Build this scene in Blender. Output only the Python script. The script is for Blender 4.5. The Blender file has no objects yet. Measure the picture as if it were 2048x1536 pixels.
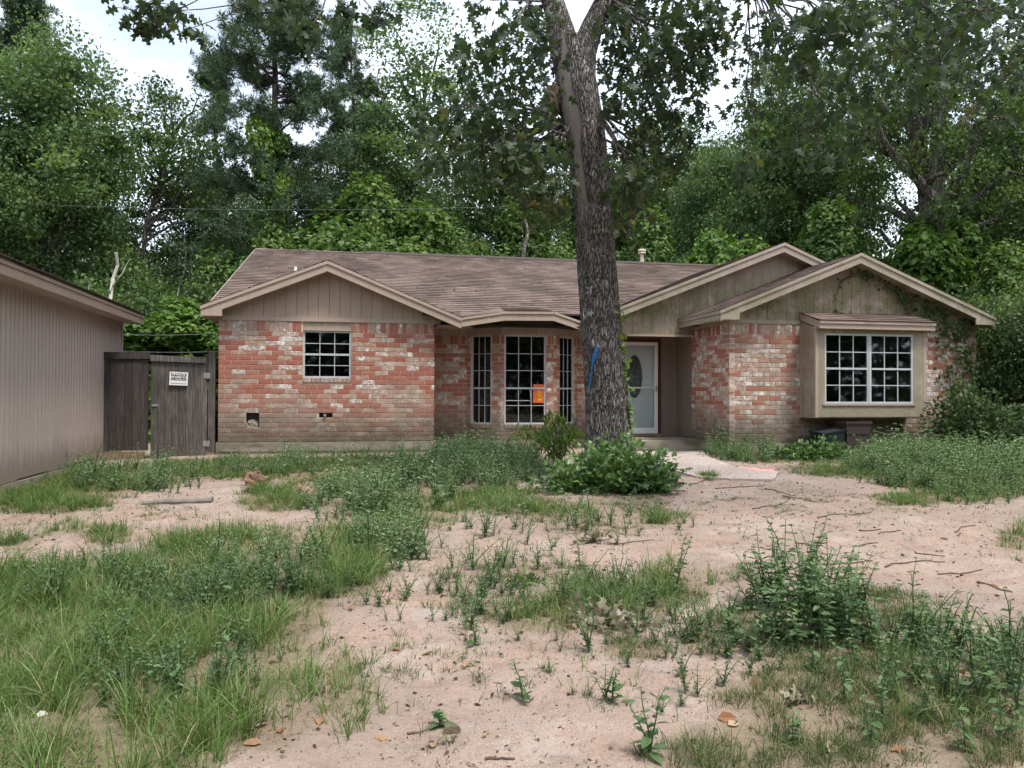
import bpy, math, random
import numpy as np
from mathutils import Matrix, Vector
R = math.radians
sc = bpy.context.scene
# ------------------------------------------------------------------ camera, world, sun, exposure
FPX = 1539.0
PITCH, ROLL, CAMZ = math.atan(20 / FPX), R(0.2), 1.55
cd = bpy.data.cameras.new('camera'); cam = bpy.data.objects.new('camera', cd); sc.collection.objects.link(cam)
cd.sensor_width = 36.0; cd.lens = 36.0 * FPX / 2048.0; cd.clip_start = 0.1; cd.clip_end = 2000
cam.matrix_world = Matrix.Translation((0, 0, CAMZ)) @ Matrix.Rotation(R(90) + PITCH, 4, 'X') @ Matrix.Rotation(ROLL, 4, 'Z')
sc.camera = cam
SUN_EL, SUN_AZ = R(66), R(138)          # azimuth measured clockwise from +Y (the view direction)
w = bpy.data.worlds.new('World'); sc.world = w; w.use_nodes = True
wn, wl = w.node_tree.nodes, w.node_tree.links
bg = wn['Background']
sky = wn.new('ShaderNodeTexSky'); sky.sky_type = 'NISHITA'; sky.sun_disc = False
sky.sun_elevation = SUN_EL; sky.sun_rotation = SUN_AZ; sky.air_density = 1.2; sky.dust_density = 3.0
tc = wn.new('ShaderNodeTexCoord')
mp = wn.new('ShaderNodeMapping'); mp.inputs['Scale'].default_value = (1, 1, 2.2); wl.new(tc.outputs['Generated'], mp.inputs['Vector'])
nz = wn.new('ShaderNodeTexNoise'); nz.inputs['Scale'].default_value = 2.1; nz.inputs['Detail'].default_value = 6; nz.inputs['Roughness'].default_value = .55
wl.new(mp.outputs['Vector'], nz.inputs['Vector'])
cr = wn.new('ShaderNodeValToRGB'); cr.color_ramp.elements[0].position = .36; cr.color_ramp.elements[1].position = .62
cr.color_ramp.elements[0].color = (.35, .35, .35, 1); cr.color_ramp.elements[1].color = (.95, .95, .95, 1)
wl.new(nz.outputs['Fac'], cr.inputs['Fac'])
mx = wn.new('ShaderNodeMix'); mx.data_type = 'RGBA'
wl.new(cr.outputs['Color'], mx.inputs[0]); wl.new(sky.outputs['Color'], mx.inputs[6]); mx.inputs[7].default_value = (9.6, 10.4, 11.6, 1)
wl.new(mx.outputs[2], bg.inputs['Color']); bg.inputs['Strength'].default_value = 0.062
sd = bpy.data.lights.new('sun', 'SUN'); sun = bpy.data.objects.new('sun', sd); sc.collection.objects.link(sun)
sd.energy = 1.5; sd.angle = R(11); sd.color = (1.0, .96, .9)
sun.rotation_euler = (R(90) - SUN_EL, 0, math.pi - SUN_AZ); sun.location = (8, -12, 25)
sc.view_settings.view_transform = 'Standard'; sc.view_settings.look = 'None'
sc.view_settings.exposure = 1.62; sc.view_settings.gamma = 1.0
sc.cycles.use_denoising = True; sc.cycles.use_adaptive_sampling = True; sc.cycles.adaptive_threshold = .03
sc.cycles.max_bounces = 6; sc.cycles.diffuse_bounces = 3; sc.cycles.glossy_bounces = 2; sc.cycles.transparent_max_bounces = 8
sc.cycles.sample_clamp_indirect = 6.0

# ------------------------------------------------------------------ helpers
rng = np.random.default_rng(11); random.seed(5)
COL = sc.collection
TH = R(11); OX, OY = -5.65, 14.8
UX, UY = math.cos(TH), math.sin(TH)
def hw(u, v, z=0.0): return np.array([OX + UX * u - UY * v, OY + UY * u + UX * v, z])     # house frame -> world
_cp, _sp, _cr, _sr = math.cos(PITCH), math.sin(PITCH), math.cos(ROLL), math.sin(ROLL)
def ray(px, py):
    x, y = px - 1024.0, 768.0 - py
    x, y = _cr * x - _sr * y, _sr * x + _cr * y
    return np.array([x / FPX, _cp - _sp * y / FPX, _sp + _cp * y / FPX])
def at(px, py, Y):                       # world point seen at a photo pixel, Y metres ahead
    d = ray(px, py); return np.array([0, 0, CAMZ]) + d * (Y / d[1])
def proj(P):                             # world points -> photo pixels
    P = np.atleast_2d(P); X, Y, Z = P[:, 0], P[:, 1], P[:, 2] - CAMZ
    yc = _cp * Y + _sp * Z; zc = -_sp * Y + _cp * Z; yc = np.maximum(yc, .05)
    x, y = X / yc * FPX, zc / yc * FPX
    return 1024 + _cr * x + _sr * y, 768 - (-_sr * x + _cr * y)
def vnoise(x, y, s=1.0, seed=0):         # smooth value noise 0..1
    x = np.asarray(x, float) * s + seed * 17.3; y = np.asarray(y, float) * s - seed * 9.1
    xi, yi = np.floor(x), np.floor(y); fx, fy = x - xi, y - yi
    fx = fx * fx * (3 - 2 * fx); fy = fy * fy * (3 - 2 * fy)
    def h(a, b):
        t = np.sin(a * 127.1 + b * 311.7 + seed * 74.7) * 43758.5453
        return t - np.floor(t)
    return (h(xi, yi) * (1 - fx) + h(xi + 1, yi) * fx) * (1 - fy) + (h(xi, yi + 1) * (1 - fx) + h(xi + 1, yi + 1) * fx) * fy
def fbm(x, y, s=1.0, seed=0, o=4):
    t, a, n = 0, .5, 0
    for k in range(o): t = t + a * vnoise(x, y, s * 2 ** k, seed + k); n += a; a *= .5
    return t / n
TREE = at(1217, 962, 11.3); TREE_XY = (TREE[0], TREE[1])
def gz(x, y):                            # ground height
    x = np.asarray(x, float); y = np.asarray(y, float)
    t = np.clip((y - 2.5) / 11.0, 0, 1); z = .35 * t * t * (3 - 2 * t)
    d2 = (x - TREE_XY[0]) ** 2 + (y - TREE_XY[1]) ** 2
    z = z + .10 * np.exp(-d2 / .9)
    z = z - .12 * np.exp(-((x + 7.4) / 1.0) ** 2) * np.clip((y - 7) / 3, 0, 1) * np.clip((17 - y) / 3, 0, 1)
    near = np.clip((30 - np.abs(y - 9)) / 15, 0, 1) * np.clip((30 - np.abs(x)) / 15, 0, 1)
    return z + near * ((fbm(x, y, .55, 3) - .5) * .10 + (fbm(x, y, 3.1, 8, 3) - .5) * .05 + (fbm(x * .5, y * 2.2, 2.2, 12, 2) - .5) * .035 + (fbm(x, y, 8.5, 31, 2) - .5) * .022)
def ground_at(px, py):                   # ground point seen at a photo pixel
    d = ray(px, py); t = 3.0
    for _ in range(40):
        p = np.array([0, 0, CAMZ]) + d * t
        t += (p[2] - float(gz(p[0], p[1]))) / max(.02, -d[2]) * .7
    p = np.array([0, 0, CAMZ]) + d * t
    return np.array([p[0], p[1], float(gz(p[0], p[1]))])

class MB:                                # collects polygons, then links them as one mesh object
    def __init__(s): s.v = []; s.f = []; s.r = []; s.m = []; s.n = 0
    def add(s, V, F, r=None, m=0):
        V = np.asarray(V, float).reshape(-1, 3); F = np.asarray(F, np.int64)
        s.v.append(V); s.f.append(F + s.n); s.n += len(V)
        s.r.append(np.full(len(F), np.random.rand() if r is None else 0.0) if np.isscalar(r) or r is None else np.asarray(r, float))
        if np.isscalar(r): s.r[-1][:] = r
        s.m.append(np.full(len(F), m, np.int32)); return s
    def box(s, a, b, r=0.0, m=0):
        x0, y0, z0 = a; x1, y1, z1 = b
        V = [(x0,y0,z0),(x1,y0,z0),(x1,y1,z0),(x0,y1,z0),(x0,y0,z1),(x1,y0,z1),(x1,y1,z1),(x0,y1,z1)]
        return s.add(V, [(0,3,2,1),(4,5,6,7),(0,1,5,4),(1,2,6,5),(2,3,7,6),(3,0,4,7)], r, m)
    def prism(s, poly, d, r=0.0, m=0):   # poly: 3D points of the front face, d: extrusion vector
        P = np.asarray(poly, float); n = len(P); Q = P + np.asarray(d, float)
        s.add(np.vstack([P, Q]), [[i, (i + 1) % n, n + (i + 1) % n, n + i] for i in range(n)], r, m)
        s.add(P, [list(range(n))], r, m); s.add(Q, [list(range(n))[::-1]], r, m); return s
    def tube(s, pts, rad, k=8, r=0.0, m=0, cap=True):
        P = np.asarray(pts, float); n = len(P); rad = np.broadcast_to(np.asarray(rad, float), (n,))
        T = np.gradient(P, axis=0); T /= np.linalg.norm(T, axis=1)[:, None] + 1e-9
        up = np.array([0, 0, 1.0]) if abs(T[:, 2].mean()) < .8 else np.array([1.0, 0, 0])
        A = np.cross(T, up); A /= np.linalg.norm(A, axis=1)[:, None] + 1e-9; B = np.cross(T, A)
        an = np.arange(k) * 2 * math.pi / k
        V = P[:, None] + rad[:, None, None] * (np.cos(an)[None, :, None] * A[:, None] + np.sin(an)[None, :, None] * B[:, None])
        i = np.arange(n - 1)[:, None] * k; j = np.arange(k)[None]; j2 = (j + 1) % k
        F = np.stack([i + j, i + j2, i + k + j2, i + k + j], -1).reshape(-1, 4)
        s.add(V.reshape(-1, 3), F, r, m)
        if cap: s.add(V[0], [list(range(k))], r, m); s.add(V[-1], [list(range(k))[::-1]], r, m)
        return s
    def leaves(s, P, D, N, L, W, shape, r, m=0):
        """shape: (pts (k,3) as along,side,up; faces). P base, D direction, N normal, L length, W width arrays"""
        pts, F = shape; pts = np.asarray(pts, float); F = np.asarray(F)
        n = len(P); D = D / (np.linalg.norm(D, axis=1)[:, None] + 1e-9)
        S = np.cross(D, N); S /= np.linalg.norm(S, axis=1)[:, None] + 1e-9; Nn = np.cross(S, D)
        L = np.broadcast_to(np.asarray(L, float), (n,)); W = np.broadcast_to(np.asarray(W, float), (n,))
        V = P[:, None] + pts[None, :, 0, None] * (L[:, None, None] * D[:, None]) + pts[None, :, 1, None] * (W[:, None, None] * S[:, None]) + pts[None, :, 2, None] * (L[:, None, None] * Nn[:, None])
        k = len(pts); FF = (F[None] + (np.arange(n) * k)[:, None, None]).reshape(-1, F.shape[1])
        s.add(V.reshape(-1, 3), FF, np.repeat(np.broadcast_to(r, (n,)), len(F)), m); return s
    def mesh(s, name, smooth=False):
        me = bpy.data.meshes.new(name); V = np.vstack(s.v)
        ks = [f.shape[1] for f in s.f]; nf = sum(len(f) for f in s.f)
        li = np.concatenate([f.ravel() for f in s.f]).astype(np.int32)
        lt = np.concatenate([np.full(len(f), k) for f, k in zip(s.f, ks)]).astype(np.int32)
        ls = np.concatenate([[0], np.cumsum(lt)[:-1]]).astype(np.int32)
        me.vertices.add(len(V)); me.vertices.foreach_set('co', V.astype(np.float32).ravel())
        me.loops.add(len(li)); me.loops.foreach_set('vertex_index', li)
        me.polygons.add(nf); me.polygons.foreach_set('loop_start', ls); me.polygons.foreach_set('loop_total', lt)
        me.polygons.foreach_set('material_index', np.concatenate(s.m))
        me.update(calc_edges=True)
        at_ = me.attributes.new('rnd', 'FLOAT', 'FACE'); at_.data.foreach_set('value', np.concatenate(s.r).astype(np.float32))
        me.polygons.foreach_set('use_smooth', np.full(nf, bool(smooth)))
        return me
    def build(s, name, mats, parent=None, smooth=False, loc=None):
        me = s.mesh(name, smooth)
        for m in (mats if isinstance(mats, (list, tuple)) else [mats]): me.materials.append(m)
        return link(name, me, parent, loc)
def link(name, data, parent=None, loc=None):
    o = bpy.data.objects.new(name, data); COL.objects.link(o)
    if parent is not None: o.parent = parent
    if loc is not None: o.location = loc
    return o
def empty(name, loc=(0, 0, 0), rz=0.0, parent=None):
    o = link(name, None, parent, loc); o.rotation_euler = (0, 0, rz); o.empty_display_size = .2; return o
def tag(o, label=None, cat=None, group=None, kind=None):
    for k, x in (('label', label), ('category', cat), ('group', group), ('kind', kind)):
        if x: o[k] = x
    return o
def copy_tree(o, parent=None):
    c = o.copy(); COL.objects.link(c); c.parent = parent
    for ch in list(o.children): copy_tree(ch, c)
    return c
def ico(r=1.0, seg=12, rings=8):
    V = [(0, 0, r)]; 
    for i in range(1, rings):
        a = math.pi * i / rings
        for j in range(seg): b = 2 * math.pi * j / seg; V.append((r * math.sin(a) * math.cos(b), r * math.sin(a) * math.sin(b), r * math.cos(a)))
    V.append((0, 0, -r)); F3 = []; F4 = []
    for j in range(seg): F3.append((0, 1 + j, 1 + (j + 1) % seg)); b = 1 + (rings - 2) * seg; F3.append((len(V) - 1, b + (j + 1) % seg, b + j))
    for i in range(rings - 2):
        for j in range(seg): a = 1 + i * seg; F4.append((a + j, a + seg + j, a + seg + (j + 1) % seg, a + (j + 1) % seg))
    return np.array(V), F3, F4

# ------------------------------------------------------------------ materials
class G:
    def __init__(s, name, rough=.8, spec=.3):
        s.m = bpy.data.materials.new(name); s.m.use_nodes = True; s.nt = s.m.node_tree
        s.b = s.nt.nodes['Principled BSDF']; s.out = s.nt.nodes['Material Output']
        s.b.inputs['Roughness'].default_value = rough; s.b.inputs['Specular IOR Level'].default_value = spec
        s.geo = None
    def n(s, t, ins=None, **props):
        k = s.nt.nodes.new('ShaderNode' + t)
        for a, x in props.items(): setattr(k, a, x)
        for a, x in (ins or {}).items(): s.set(k.inputs[a], x)
        return k
    def set(s, sock, x):
        if isinstance(x, bpy.types.NodeSocket): s.nt.links.new(x, sock)
        else: sock.default_value = (*x, 1) if (isinstance(x, tuple) and len(x) == 3 and sock.type == 'RGBA') else x
    def pos(s): return s.n('NewGeometry').outputs['Position']
    def obj(s): return s.n('TexCoord').outputs['Object']
    def rnd(s): return s.n('Attribute', attribute_name='rnd').outputs['Fac']
    def mapv(s, v, scale): return s.n('Mapping', {'Vector': v, 'Scale': scale}).outputs[0]
    def noise(s, v, scale=5, det=4, rough=.55, dist=0):
        return s.n('TexNoise', {'Vector': v, 'Scale': scale, 'Detail': det, 'Roughness': rough, 'Distortion': dist}).outputs['Fac']
    def ramp(s, f, *st, interp='LINEAR'):
        k = s.n('ValToRGB', {'Fac': f}); k.color_ramp.interpolation = interp; e = k.color_ramp.elements
        while len(e) < len(st): e.new(.5)
        for q, (p, c) in zip(e, st): q.position = p; q.color = (*c, 1) if isinstance(c, tuple) else (c, c, c, 1)
        return k.outputs['Color']
    def mix(s, f, a, b, bt='MIX'):
        k = s.n('Mix', data_type='RGBA', blend_type=bt); s.set(k.inputs[0], f)
        s.set(k.inputs[6], (*a, 1) if isinstance(a, tuple) else a); s.set(k.inputs[7], (*b, 1) if isinstance(b, tuple) else b); return k.outputs[2]
    def math(s, op, a, b=0.0, clamp=False):
        k = s.n('Math', operation=op, use_clamp=clamp); s.set(k.inputs[0], a); s.set(k.inputs[1], b); return k.outputs[0]
    def sep(s, v): return s.n('SeparateXYZ', {'Vector': v}).outputs
    def bump(s, h, st=.3, dist=.02):
        k = s.n('Bump', {'Height': h, 'Strength': st, 'Distance': dist}); s.nt.links.new(k.outputs[0], s.b.inputs['Normal']); return s
    def col(s, c): s.set(s.b.inputs['Base Color'], c); return s
    def translucent(s, c, f=.3):
        t = s.n('BsdfTranslucent'); s.set(t.inputs['Color'], c)
        k = s.n('MixShader'); k.inputs[0].default_value = f
        s.nt.links.new(s.b.outputs[0], k.inputs[1]); s.nt.links.new(t.outputs[0], k.inputs[2]); s.nt.links.new(k.outputs[0], s.out.inputs[0]); return s
M = {}
def plain(name, c, rough=.7, spec=.3, var=.25, sc_=6.0, metal=0.0, bump=.15):
    g = G(name, rough, spec); p = g.obj(); n = g.noise(p, sc_, 5)
    g.col(g.mix(n, tuple(x * (1 - var) for x in c), tuple(min(1, x * (1 + var)) for x in c))); g.b.inputs['Metallic'].default_value = metal
    if bump: g.bump(g.noise(p, sc_ * 8, 3), bump, .01)
    M[name] = g.m; return g.m
# brick: colour class from the per-brick number, kiln mottling, lime bloom, damp stains rising from the ground
g = G('brick', .9, .2); P = g.pos(); r = g.rnd()
base = g.ramp(r, (0, (.35, .115, .08)), (.22, (.37, .15, .105)), (.34, (.38, .19, .125)), (.5, (.39, .245, .175)), (.66, (.38, .265, .195)), (.8, (.44, .32, .25)), (1, (.34, .27, .22)))
base = g.mix(g.math('MULTIPLY', g.noise(P, 38, 4), .40), base, (.18, .085, .06), 'MIX')
whiten = g.ramp(g.noise(P, 11, 6, .7, .6), (.47, 0.0), (.60, 1.0))
cls = g.ramp(r, (.30, 0.0), (.42, .35), (.74, .5), (.80, 1.0))
base = g.mix(g.math('MULTIPLY', whiten, cls), base, (.70, .66, .62))
zz = g.sep(P)[2]; low = g.ramp(g.math('ADD', zz, g.math('MULTIPLY', g.noise(P, 2.2, 4), -.75)), (.30, 1.0), (.95, 0.0))
dull = g.ramp(g.math('ADD', zz, g.math('MULTIPLY', g.noise(P, 1.9, 5, .65), -2.3)), (-.45, .42), (.35, 0.0))
base = g.mix(dull, base, g.mix(g.noise(P, 14, 4), (.26, .185, .135), (.36, .28, .215)))
base = g.mix(g.math('MULTIPLY', low, .85), base, g.mix(g.noise(P, 5, 3), (.055, .047, .035), (.11, .105, .065)))
mid = g.ramp(g.noise(P, 1.1, 3), (.52, 0.0), (.70, .55))
base = g.mix(mid, base, (.23, .18, .145))
g.col(base); g.bump(g.noise(P, 70, 5), .5, .006); M['brick'] = g.m
g = G('mortar', .95, .1); P = g.pos(); zz = g.sep(P)[2]
low = g.ramp(g.math('ADD', zz, g.math('MULTIPLY', g.noise(P, 2.2, 4), -.75)), (.30, 1.0), (.95, 0.0))
g.col(g.mix(g.math('MULTIPLY', low, .75), g.mix(g.noise(P, 9, 4), (.50, .38, .31), (.62, .50, .42)), (.15, .135, .10))); g.bump(g.noise(P, 90, 3), .4, .004); M['mortar'] = g.m
# slab concrete with damp / algae
g = G('slab_concrete', .9, .2); P = g.pos()
c = g.mix(g.noise(P, 3, 5), (.20, .175, .14), (.30, .265, .22)); c = g.mix(g.ramp(g.noise(g.mapv(P, (1, 1, 3)), 2, 5), (.45, 0.0), (.62, .8)), c, (.09, .095, .05))
g.col(c); g.bump(g.noise(P, 40, 5), .4, .006); M['slab'] = g.m
def paint(name, c, algae=0.0, streak=.2):
    g = G(name, .65, .3); P = g.pos()
    b = g.mix(g.noise(g.mapv(P, (5, 5, .7)), 3, 5), tuple(x * (1 - streak) for x in c), tuple(x * (1 + streak * .6) for x in c))
    b = g.mix(g.math('MULTIPLY', g.rnd(), .22), b, tuple(x * .72 for x in c))
    b = g.mix(g.ramp(g.noise(g.mapv(P, (9, 9, 1.2)), 4, 6, .7), (.60, 0.0), (.78, .45)), b, tuple(x * .5 for x in c))
    if algae:
        zz = g.sep(P)[2]; m1 = g.noise(g.mapv(P, (1, 1, .8)), 2.6, 6, .68)
        band = g.ramp(zz, (.62, 0.0), (.66, 1.0)) if False else g.ramp(g.math('MULTIPLY', g.math('SUBTRACT', zz, 2.9), .55), (0.0, .5), (.22, 1.0), (.75, .35), (1, 0.0))
        k = g.math('MULTIPLY', g.ramp(m1, (.38, 0.0), (.53, 1.0)), band)
        b = g.mix(g.math('MULTIPLY', k, algae), b, g.mix(g.noise(P, 30, 4), (.065, .07, .022), (.19, .185, .08)))
        b = g.mix(g.math('MULTIPLY', g.math('MULTIPLY', g.ramp(g.noise(P, 42, 4, .8), (.56, 0.0), (.62, 1.0)), k), .5), b, (.55, .55, .42))
    lowz = g.ramp(g.math('ADD', g.sep(P)[2], g.math('MULTIPLY', g.noise(g.mapv(P, (4, 4, 1)), 2.0, 5, .65), -.6)), (.15, .7), (.55, 0.0)); b = g.mix(lowz, b, (.15, .115, .085))
    g.col(b); g.bump(g.noise(g.mapv(P, (12, 12, 1.5)), 9, 4), .25, .006); M[name] = g.m; return g.m
paint('tan_paint', (.37, .285, .22)); paint('tan_paint_mossy', (.37, .30, .235), .95); paint('trim_paint', (.38, .295, .235), 0, .14); paint('trim_mossy', (.36, .30, .24), .55)
paint('porch_paint_shaded', (.20, .155, .125), 0, .2); paint('garage_paint', (.44, .365, .325), 0, .13); plain('dark_gap', (.10, .08, .065), .9)  # porch siding: brown paint, darkened further to carry the shade of the recess
# shingles
g = G('shingles', .95, .15); P = g.pos(); r = g.rnd()
c = g.ramp(r, (0, (.125, .09, .076)), (.45, (.215, .158, .134)), (.8, (.29, .215, .18)), (1, (.40, .295, .245)))
c = g.mix(g.ramp(g.noise(g.mapv(P, (1, 1, 1)), .9, 5), (.40, .75), (.62, 0.0)), c, (.085, .064, .056))
c = g.mix(g.ramp(g.noise(P, 1.6, 4), (.55, 0.0), (.75, .5)), c, (.30, .21, .175))
c = g.mix(g.ramp(g.noise(P, 120, 2), (.4, .5), (.6, 0.0)), c, (.06, .045, .04)); g.col(c); g.bump(g.noise(P, 150, 2), .4, .004); M['shingles'] = g.m
plain('roof_edge', (.06, .045, .04), .9); plain('white_metal', (.44, .455, .47), .5, .5, .25); plain('storm_white', (.70, .72, .73), .45, .5, .08)
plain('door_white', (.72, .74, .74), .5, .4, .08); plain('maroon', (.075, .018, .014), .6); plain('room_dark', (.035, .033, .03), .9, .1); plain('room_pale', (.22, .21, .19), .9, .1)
plain('galvanised', (.36, .37, .38), .45, .5, .2, 12, .6); plain('vent_cream', (.55, .47, .38), .6); plain('white_pipe', (.68, .66, .62), .5)
g = G('glass', .06, .5)
gl = g.n('BsdfGlossy', {'Roughness': .03, 'Color': (.9, .95, 1)}); tr = g.n('BsdfTransparent', {'Color': (.62, .68, .66)})
fr = g.n('Fresnel', {'IOR': 1.5}); dn = g.n('BsdfDiffuse', {'Color': (.35, .36, .34)})
m1 = g.n('MixShader'); g.nt.links.new(fr.outputs[0], m1.inputs[0]); g.nt.links.new(tr.outputs[0], m1.inputs[1]); g.nt.links.new(gl.outputs[0], m1.inputs[2])
m2 = g.n('MixShader'); g.set(m2.inputs[0], g.ramp(g.noise(g.pos(), 3.5, 6, .7), (.5, .0), (.75, .03)))
g.nt.links.new(m1.outputs[0], m2.inputs[1]); g.nt.links.new(dn.outputs[0], m2.inputs[2]); g.nt.links.new(m2.outputs[0], g.out.inputs[0]); M['glass'] = g.m
g = G('clear_glass', .05, .5); gl = g.n('BsdfGlossy', {'Roughness': .02, 'Color': (.9, .95, 1)}); tr = g.n('BsdfTransparent', {'Color': (.95, .97, .97)}); fr = g.n('Fresnel', {'IOR': 1.4}); m1 = g.n('MixShader')
g.nt.links.new(fr.outputs[0], m1.inputs[0]); g.nt.links.new(tr.outputs[0], m1.inputs[1]); g.nt.links.new(gl.outputs[0], m1.inputs[2]); g.nt.links.new(m1.outputs[0], g.out.inputs[0]); M['clear_glass'] = g.m
g = G('leaded_glass', .15, .6); g.col(g.ramp(g.noise(g.obj(), 26, 3, .6, 2.5), (.35, (.03, .035, .035)), (.6, (.10, .11, .11)), (.72, (.45, .46, .46)))); M['leaded'] = g.m
def weathered(name, a, b, c_):
    g = G(name, .9, .2); P = g.obj(); v = g.mapv(P, (14, 14, .9)); n = g.noise(v, 3, 7, .7, .4)
    c = g.ramp(n, (.3, a), (.5, b), (.72, c_)); c = g.mix(g.math('MULTIPLY', g.rnd(), .5), c, tuple(x * .45 for x in a))
    c = g.mix(g.ramp(g.noise(P, 1.3, 4), (.5, 0.0), (.7, .5)), c, tuple(x * .5 for x in b))
    g.col(c); g.bump(g.noise(v, 5, 6), .6, .01); M[name] = g.m
weathered('grey_wood', (.055, .048, .044), (.13, .112, .10), (.30, .26, .235)); weathered('dark_wood', (.036, .031, .03), (.066, .056, .052), (.13, .112, .102)); weathered('brown_wood', (.16, .10, .065), (.24, .155, .105), (.33, .23, .165))
# bark
def bark(name, dark, mid_, pale, sx=26., lich=.5, smooth_patch=False):
    g = G(name, .95, .15); P = g.obj(); v = g.mapv(P, (1, 1, .13))
    vv = g.n('VectorMath', {0: v, 1: g.n('VectorMath', {0: g.n('TexNoise', {'Vector': P, 'Scale': 9.0, 'Detail': 4}).outputs['Color'], 1: (.09, .09, .03)}, operation='MULTIPLY').outputs[0]}, operation='ADD').outputs[0]
    e = g.n('TexVoronoi', {'Vector': vv, 'Scale': sx}, feature='DISTANCE_TO_EDGE').outputs['Distance']
    ridge = g.ramp(e, (0.0, 0.0), (.22, 1.0))
    c = g.mix(ridge, dark, g.mix(g.noise(P, 11, 5), mid_, pale))
    c = g.mix(g.math('MULTIPLY', g.ramp(g.noise(P, 5, 6, .75), (.58, 0.0), (.66, 1.0)), g.math('MULTIPLY', ridge, lich)), c, (.50, .51, .46))
    h = g.math('ADD', ridge, g.math('MULTIPLY', g.noise(P, 40, 4), .35))
    if smooth_patch:
        mk = g.n('Attribute', attribute_name='scar').outputs['Fac']
        c = g.mix(mk, c, g.mix(g.noise(g.mapv(P, (3, 3, 1)), 5, 5), (.17, .14, .125), (.25, .21, .185))); h = g.math('MULTIPLY', h, g.math('SUBTRACT', 1.0, mk))
    g.col(c); g.bump(h, .9, .035); M[name] = g.m
bark('oak_bark', (.034, .029, .026), (.155, .138, .122), (.32, .29, .265), 36., 1.0, True)
bark('pine_bark', (.035, .025, .02), (.13, .095, .075), (.20, .155, .13), 12., .2); bark('grey_bark', (.05, .045, .04), (.16, .145, .13), (.27, .25, .225), 16., .5); plain('pale_snag', (.42, .38, .33), .9, .1, .3, 9)
def leafmat(name, cols, tr=.3, rough=.55, spec=.35):
    g = G(name, rough, spec); r = g.rnd(); c = g.ramp(r, *[(i / (len(cols) - 1), x) for i, x in enumerate(cols)])
    g.col(c); g.translucent(g.mix(.5, c, g.mix(1.0, c, (1.5, 1.6, .6), 'MULTIPLY')), tr); M[name] = g.m
leafmat('leaf_oak', [(.024, .042, .02), (.036, .058, .026), (.052, .078, .03), (.10, .10, .03), (.21, .16, .045)], .42)
leafmat('leaf_mid', [(.038, .075, .020), (.058, .108, .028), (.088, .145, .036), (.135, .195, .05)], .32)
leafmat('leaf_light', [(.058, .11, .042), (.088, .155, .055), (.125, .20, .068), (.20, .26, .085)], .38)
leafmat('leaf_dark', [(.030, .056, .020), (.048, .082, .028), (.07, .11, .036), (.105, .15, .048)], .28)
leafmat('leaf_pine', [(.036, .066, .034), (.052, .09, .045), (.078, .12, .058)], .22)
leafmat('leaf_vine', [(.06, .125, .02), (.095, .18, .028), (.14, .235, .038), (.23, .30, .055)], .35)
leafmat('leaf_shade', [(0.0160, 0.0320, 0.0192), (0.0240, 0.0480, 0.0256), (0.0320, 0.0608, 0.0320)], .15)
leafmat('leaf_weed', [(.06, .12, .05), (.09, .165, .07), (.13, .21, .095)], .25, .6, .3)
leafmat('leaf_weed_pale', [(.12, .19, .085), (.17, .25, .125), (.26, .34, .19)], .35, .7, .25)
leafmat('leaf_weed_front', [(.06, .11, .042), (.09, .155, .06), (.14, .21, .085)], .3, .6, .35)
leafmat('leaf_ivy', [(.035, .08, .022), (.06, .12, .03), (.09, .17, .04), (.14, .23, .06)], .25, .4, .5)
leafmat('grass', [(.05, .095, .022), (.075, .14, .03), (.115, .19, .045), (.19, .24, .08), (.32, .28, .15)], .3, .5, .4)
leafmat('leaf_vine_mid', [(.04, .085, .02), (.066, .125, .028), (.10, .17, .036), (.17, .235, .05)], .33)
leafmat('grass_dull', [(.05, .08, .025), (.075, .11, .035), (.12, .145, .055), (.24, .21, .11)], .25, .7, .3)
leafmat('leaf_dry', [(.20, .09, .045), (.28, .14, .07), (.36, .24, .15), (.42, .33, .24)], .2, .8, .2)
leafmat('leaf_wilted', [(.14, .13, .08), (.22, .20, .13), (.33, .30, .22)], .15, .8, .2)
leafmat('litter', [(.035, .022, .016), (.07, .045, .032), (.14, .09, .06), (.28, .20, .14)], .05, .9, .1)
plain('stem_green', (.07, .11, .04), .7); plain('stem_brown', (.10, .07, .045), .9); plain('twig', (.11, .075, .055), .95)
# ------------------------------------------------------------------ vegetation cover of the yard (photo-measured patches: x, y, rx, ry, density)
GRASS = [(-330,1330,330,260,1.0),(-260,1010,260,45,.7),(2330,1120,260,70,.5),(2350,1420,300,150,.4),(120,1540,330,80,1.1),(560,1470,60,40,.7),(150,1470,330,110,1.2),(470,1440,150,70,.8),(130,1330,260,190,1.3),(330,1200,230,100,.8),(60,1195,160,70,.8),(480,1330,190,130,.9),(640,1400,130,70,.6),(690,1370,45,60,.9),(390,1115,110,45,.7),(505,1090,100,38,.9),(610,1080,70,30,.5),
 (705,1145,65,45,1.2),(600,1225,60,60,1.0),(215,1072,45,22,.9),(130,1060,60,18,.4),(90,1000,150,28,.9),(200,960,150,26,.9),(480,938,190,20,1.0),(760,932,220,18,.7),(545,1000,70,26,1.0),(620,950,120,25,.5),
 (1010,1005,110,26,.9),(820,1030,110,30,.7),(720,1090,90,35,.8),(1200,1205,110,50,.7),(1070,1235,110,35,.7),(1350,1170,90,45,.6),(1560,905,110,20,.9),(1760,940,180,18,.8),(1950,960,140,40,.7),(2035,1082,40,20,1.2),
 (1900,1390,180,110,.35),(1420,955,20,8,.8),(1315,1035,30,14,.9),(1120,1025,80,14,.5),(1340,1030,60,12,.5),(30,1090,60,20,.5),(1830,1000,90,14,.5)]
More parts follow.
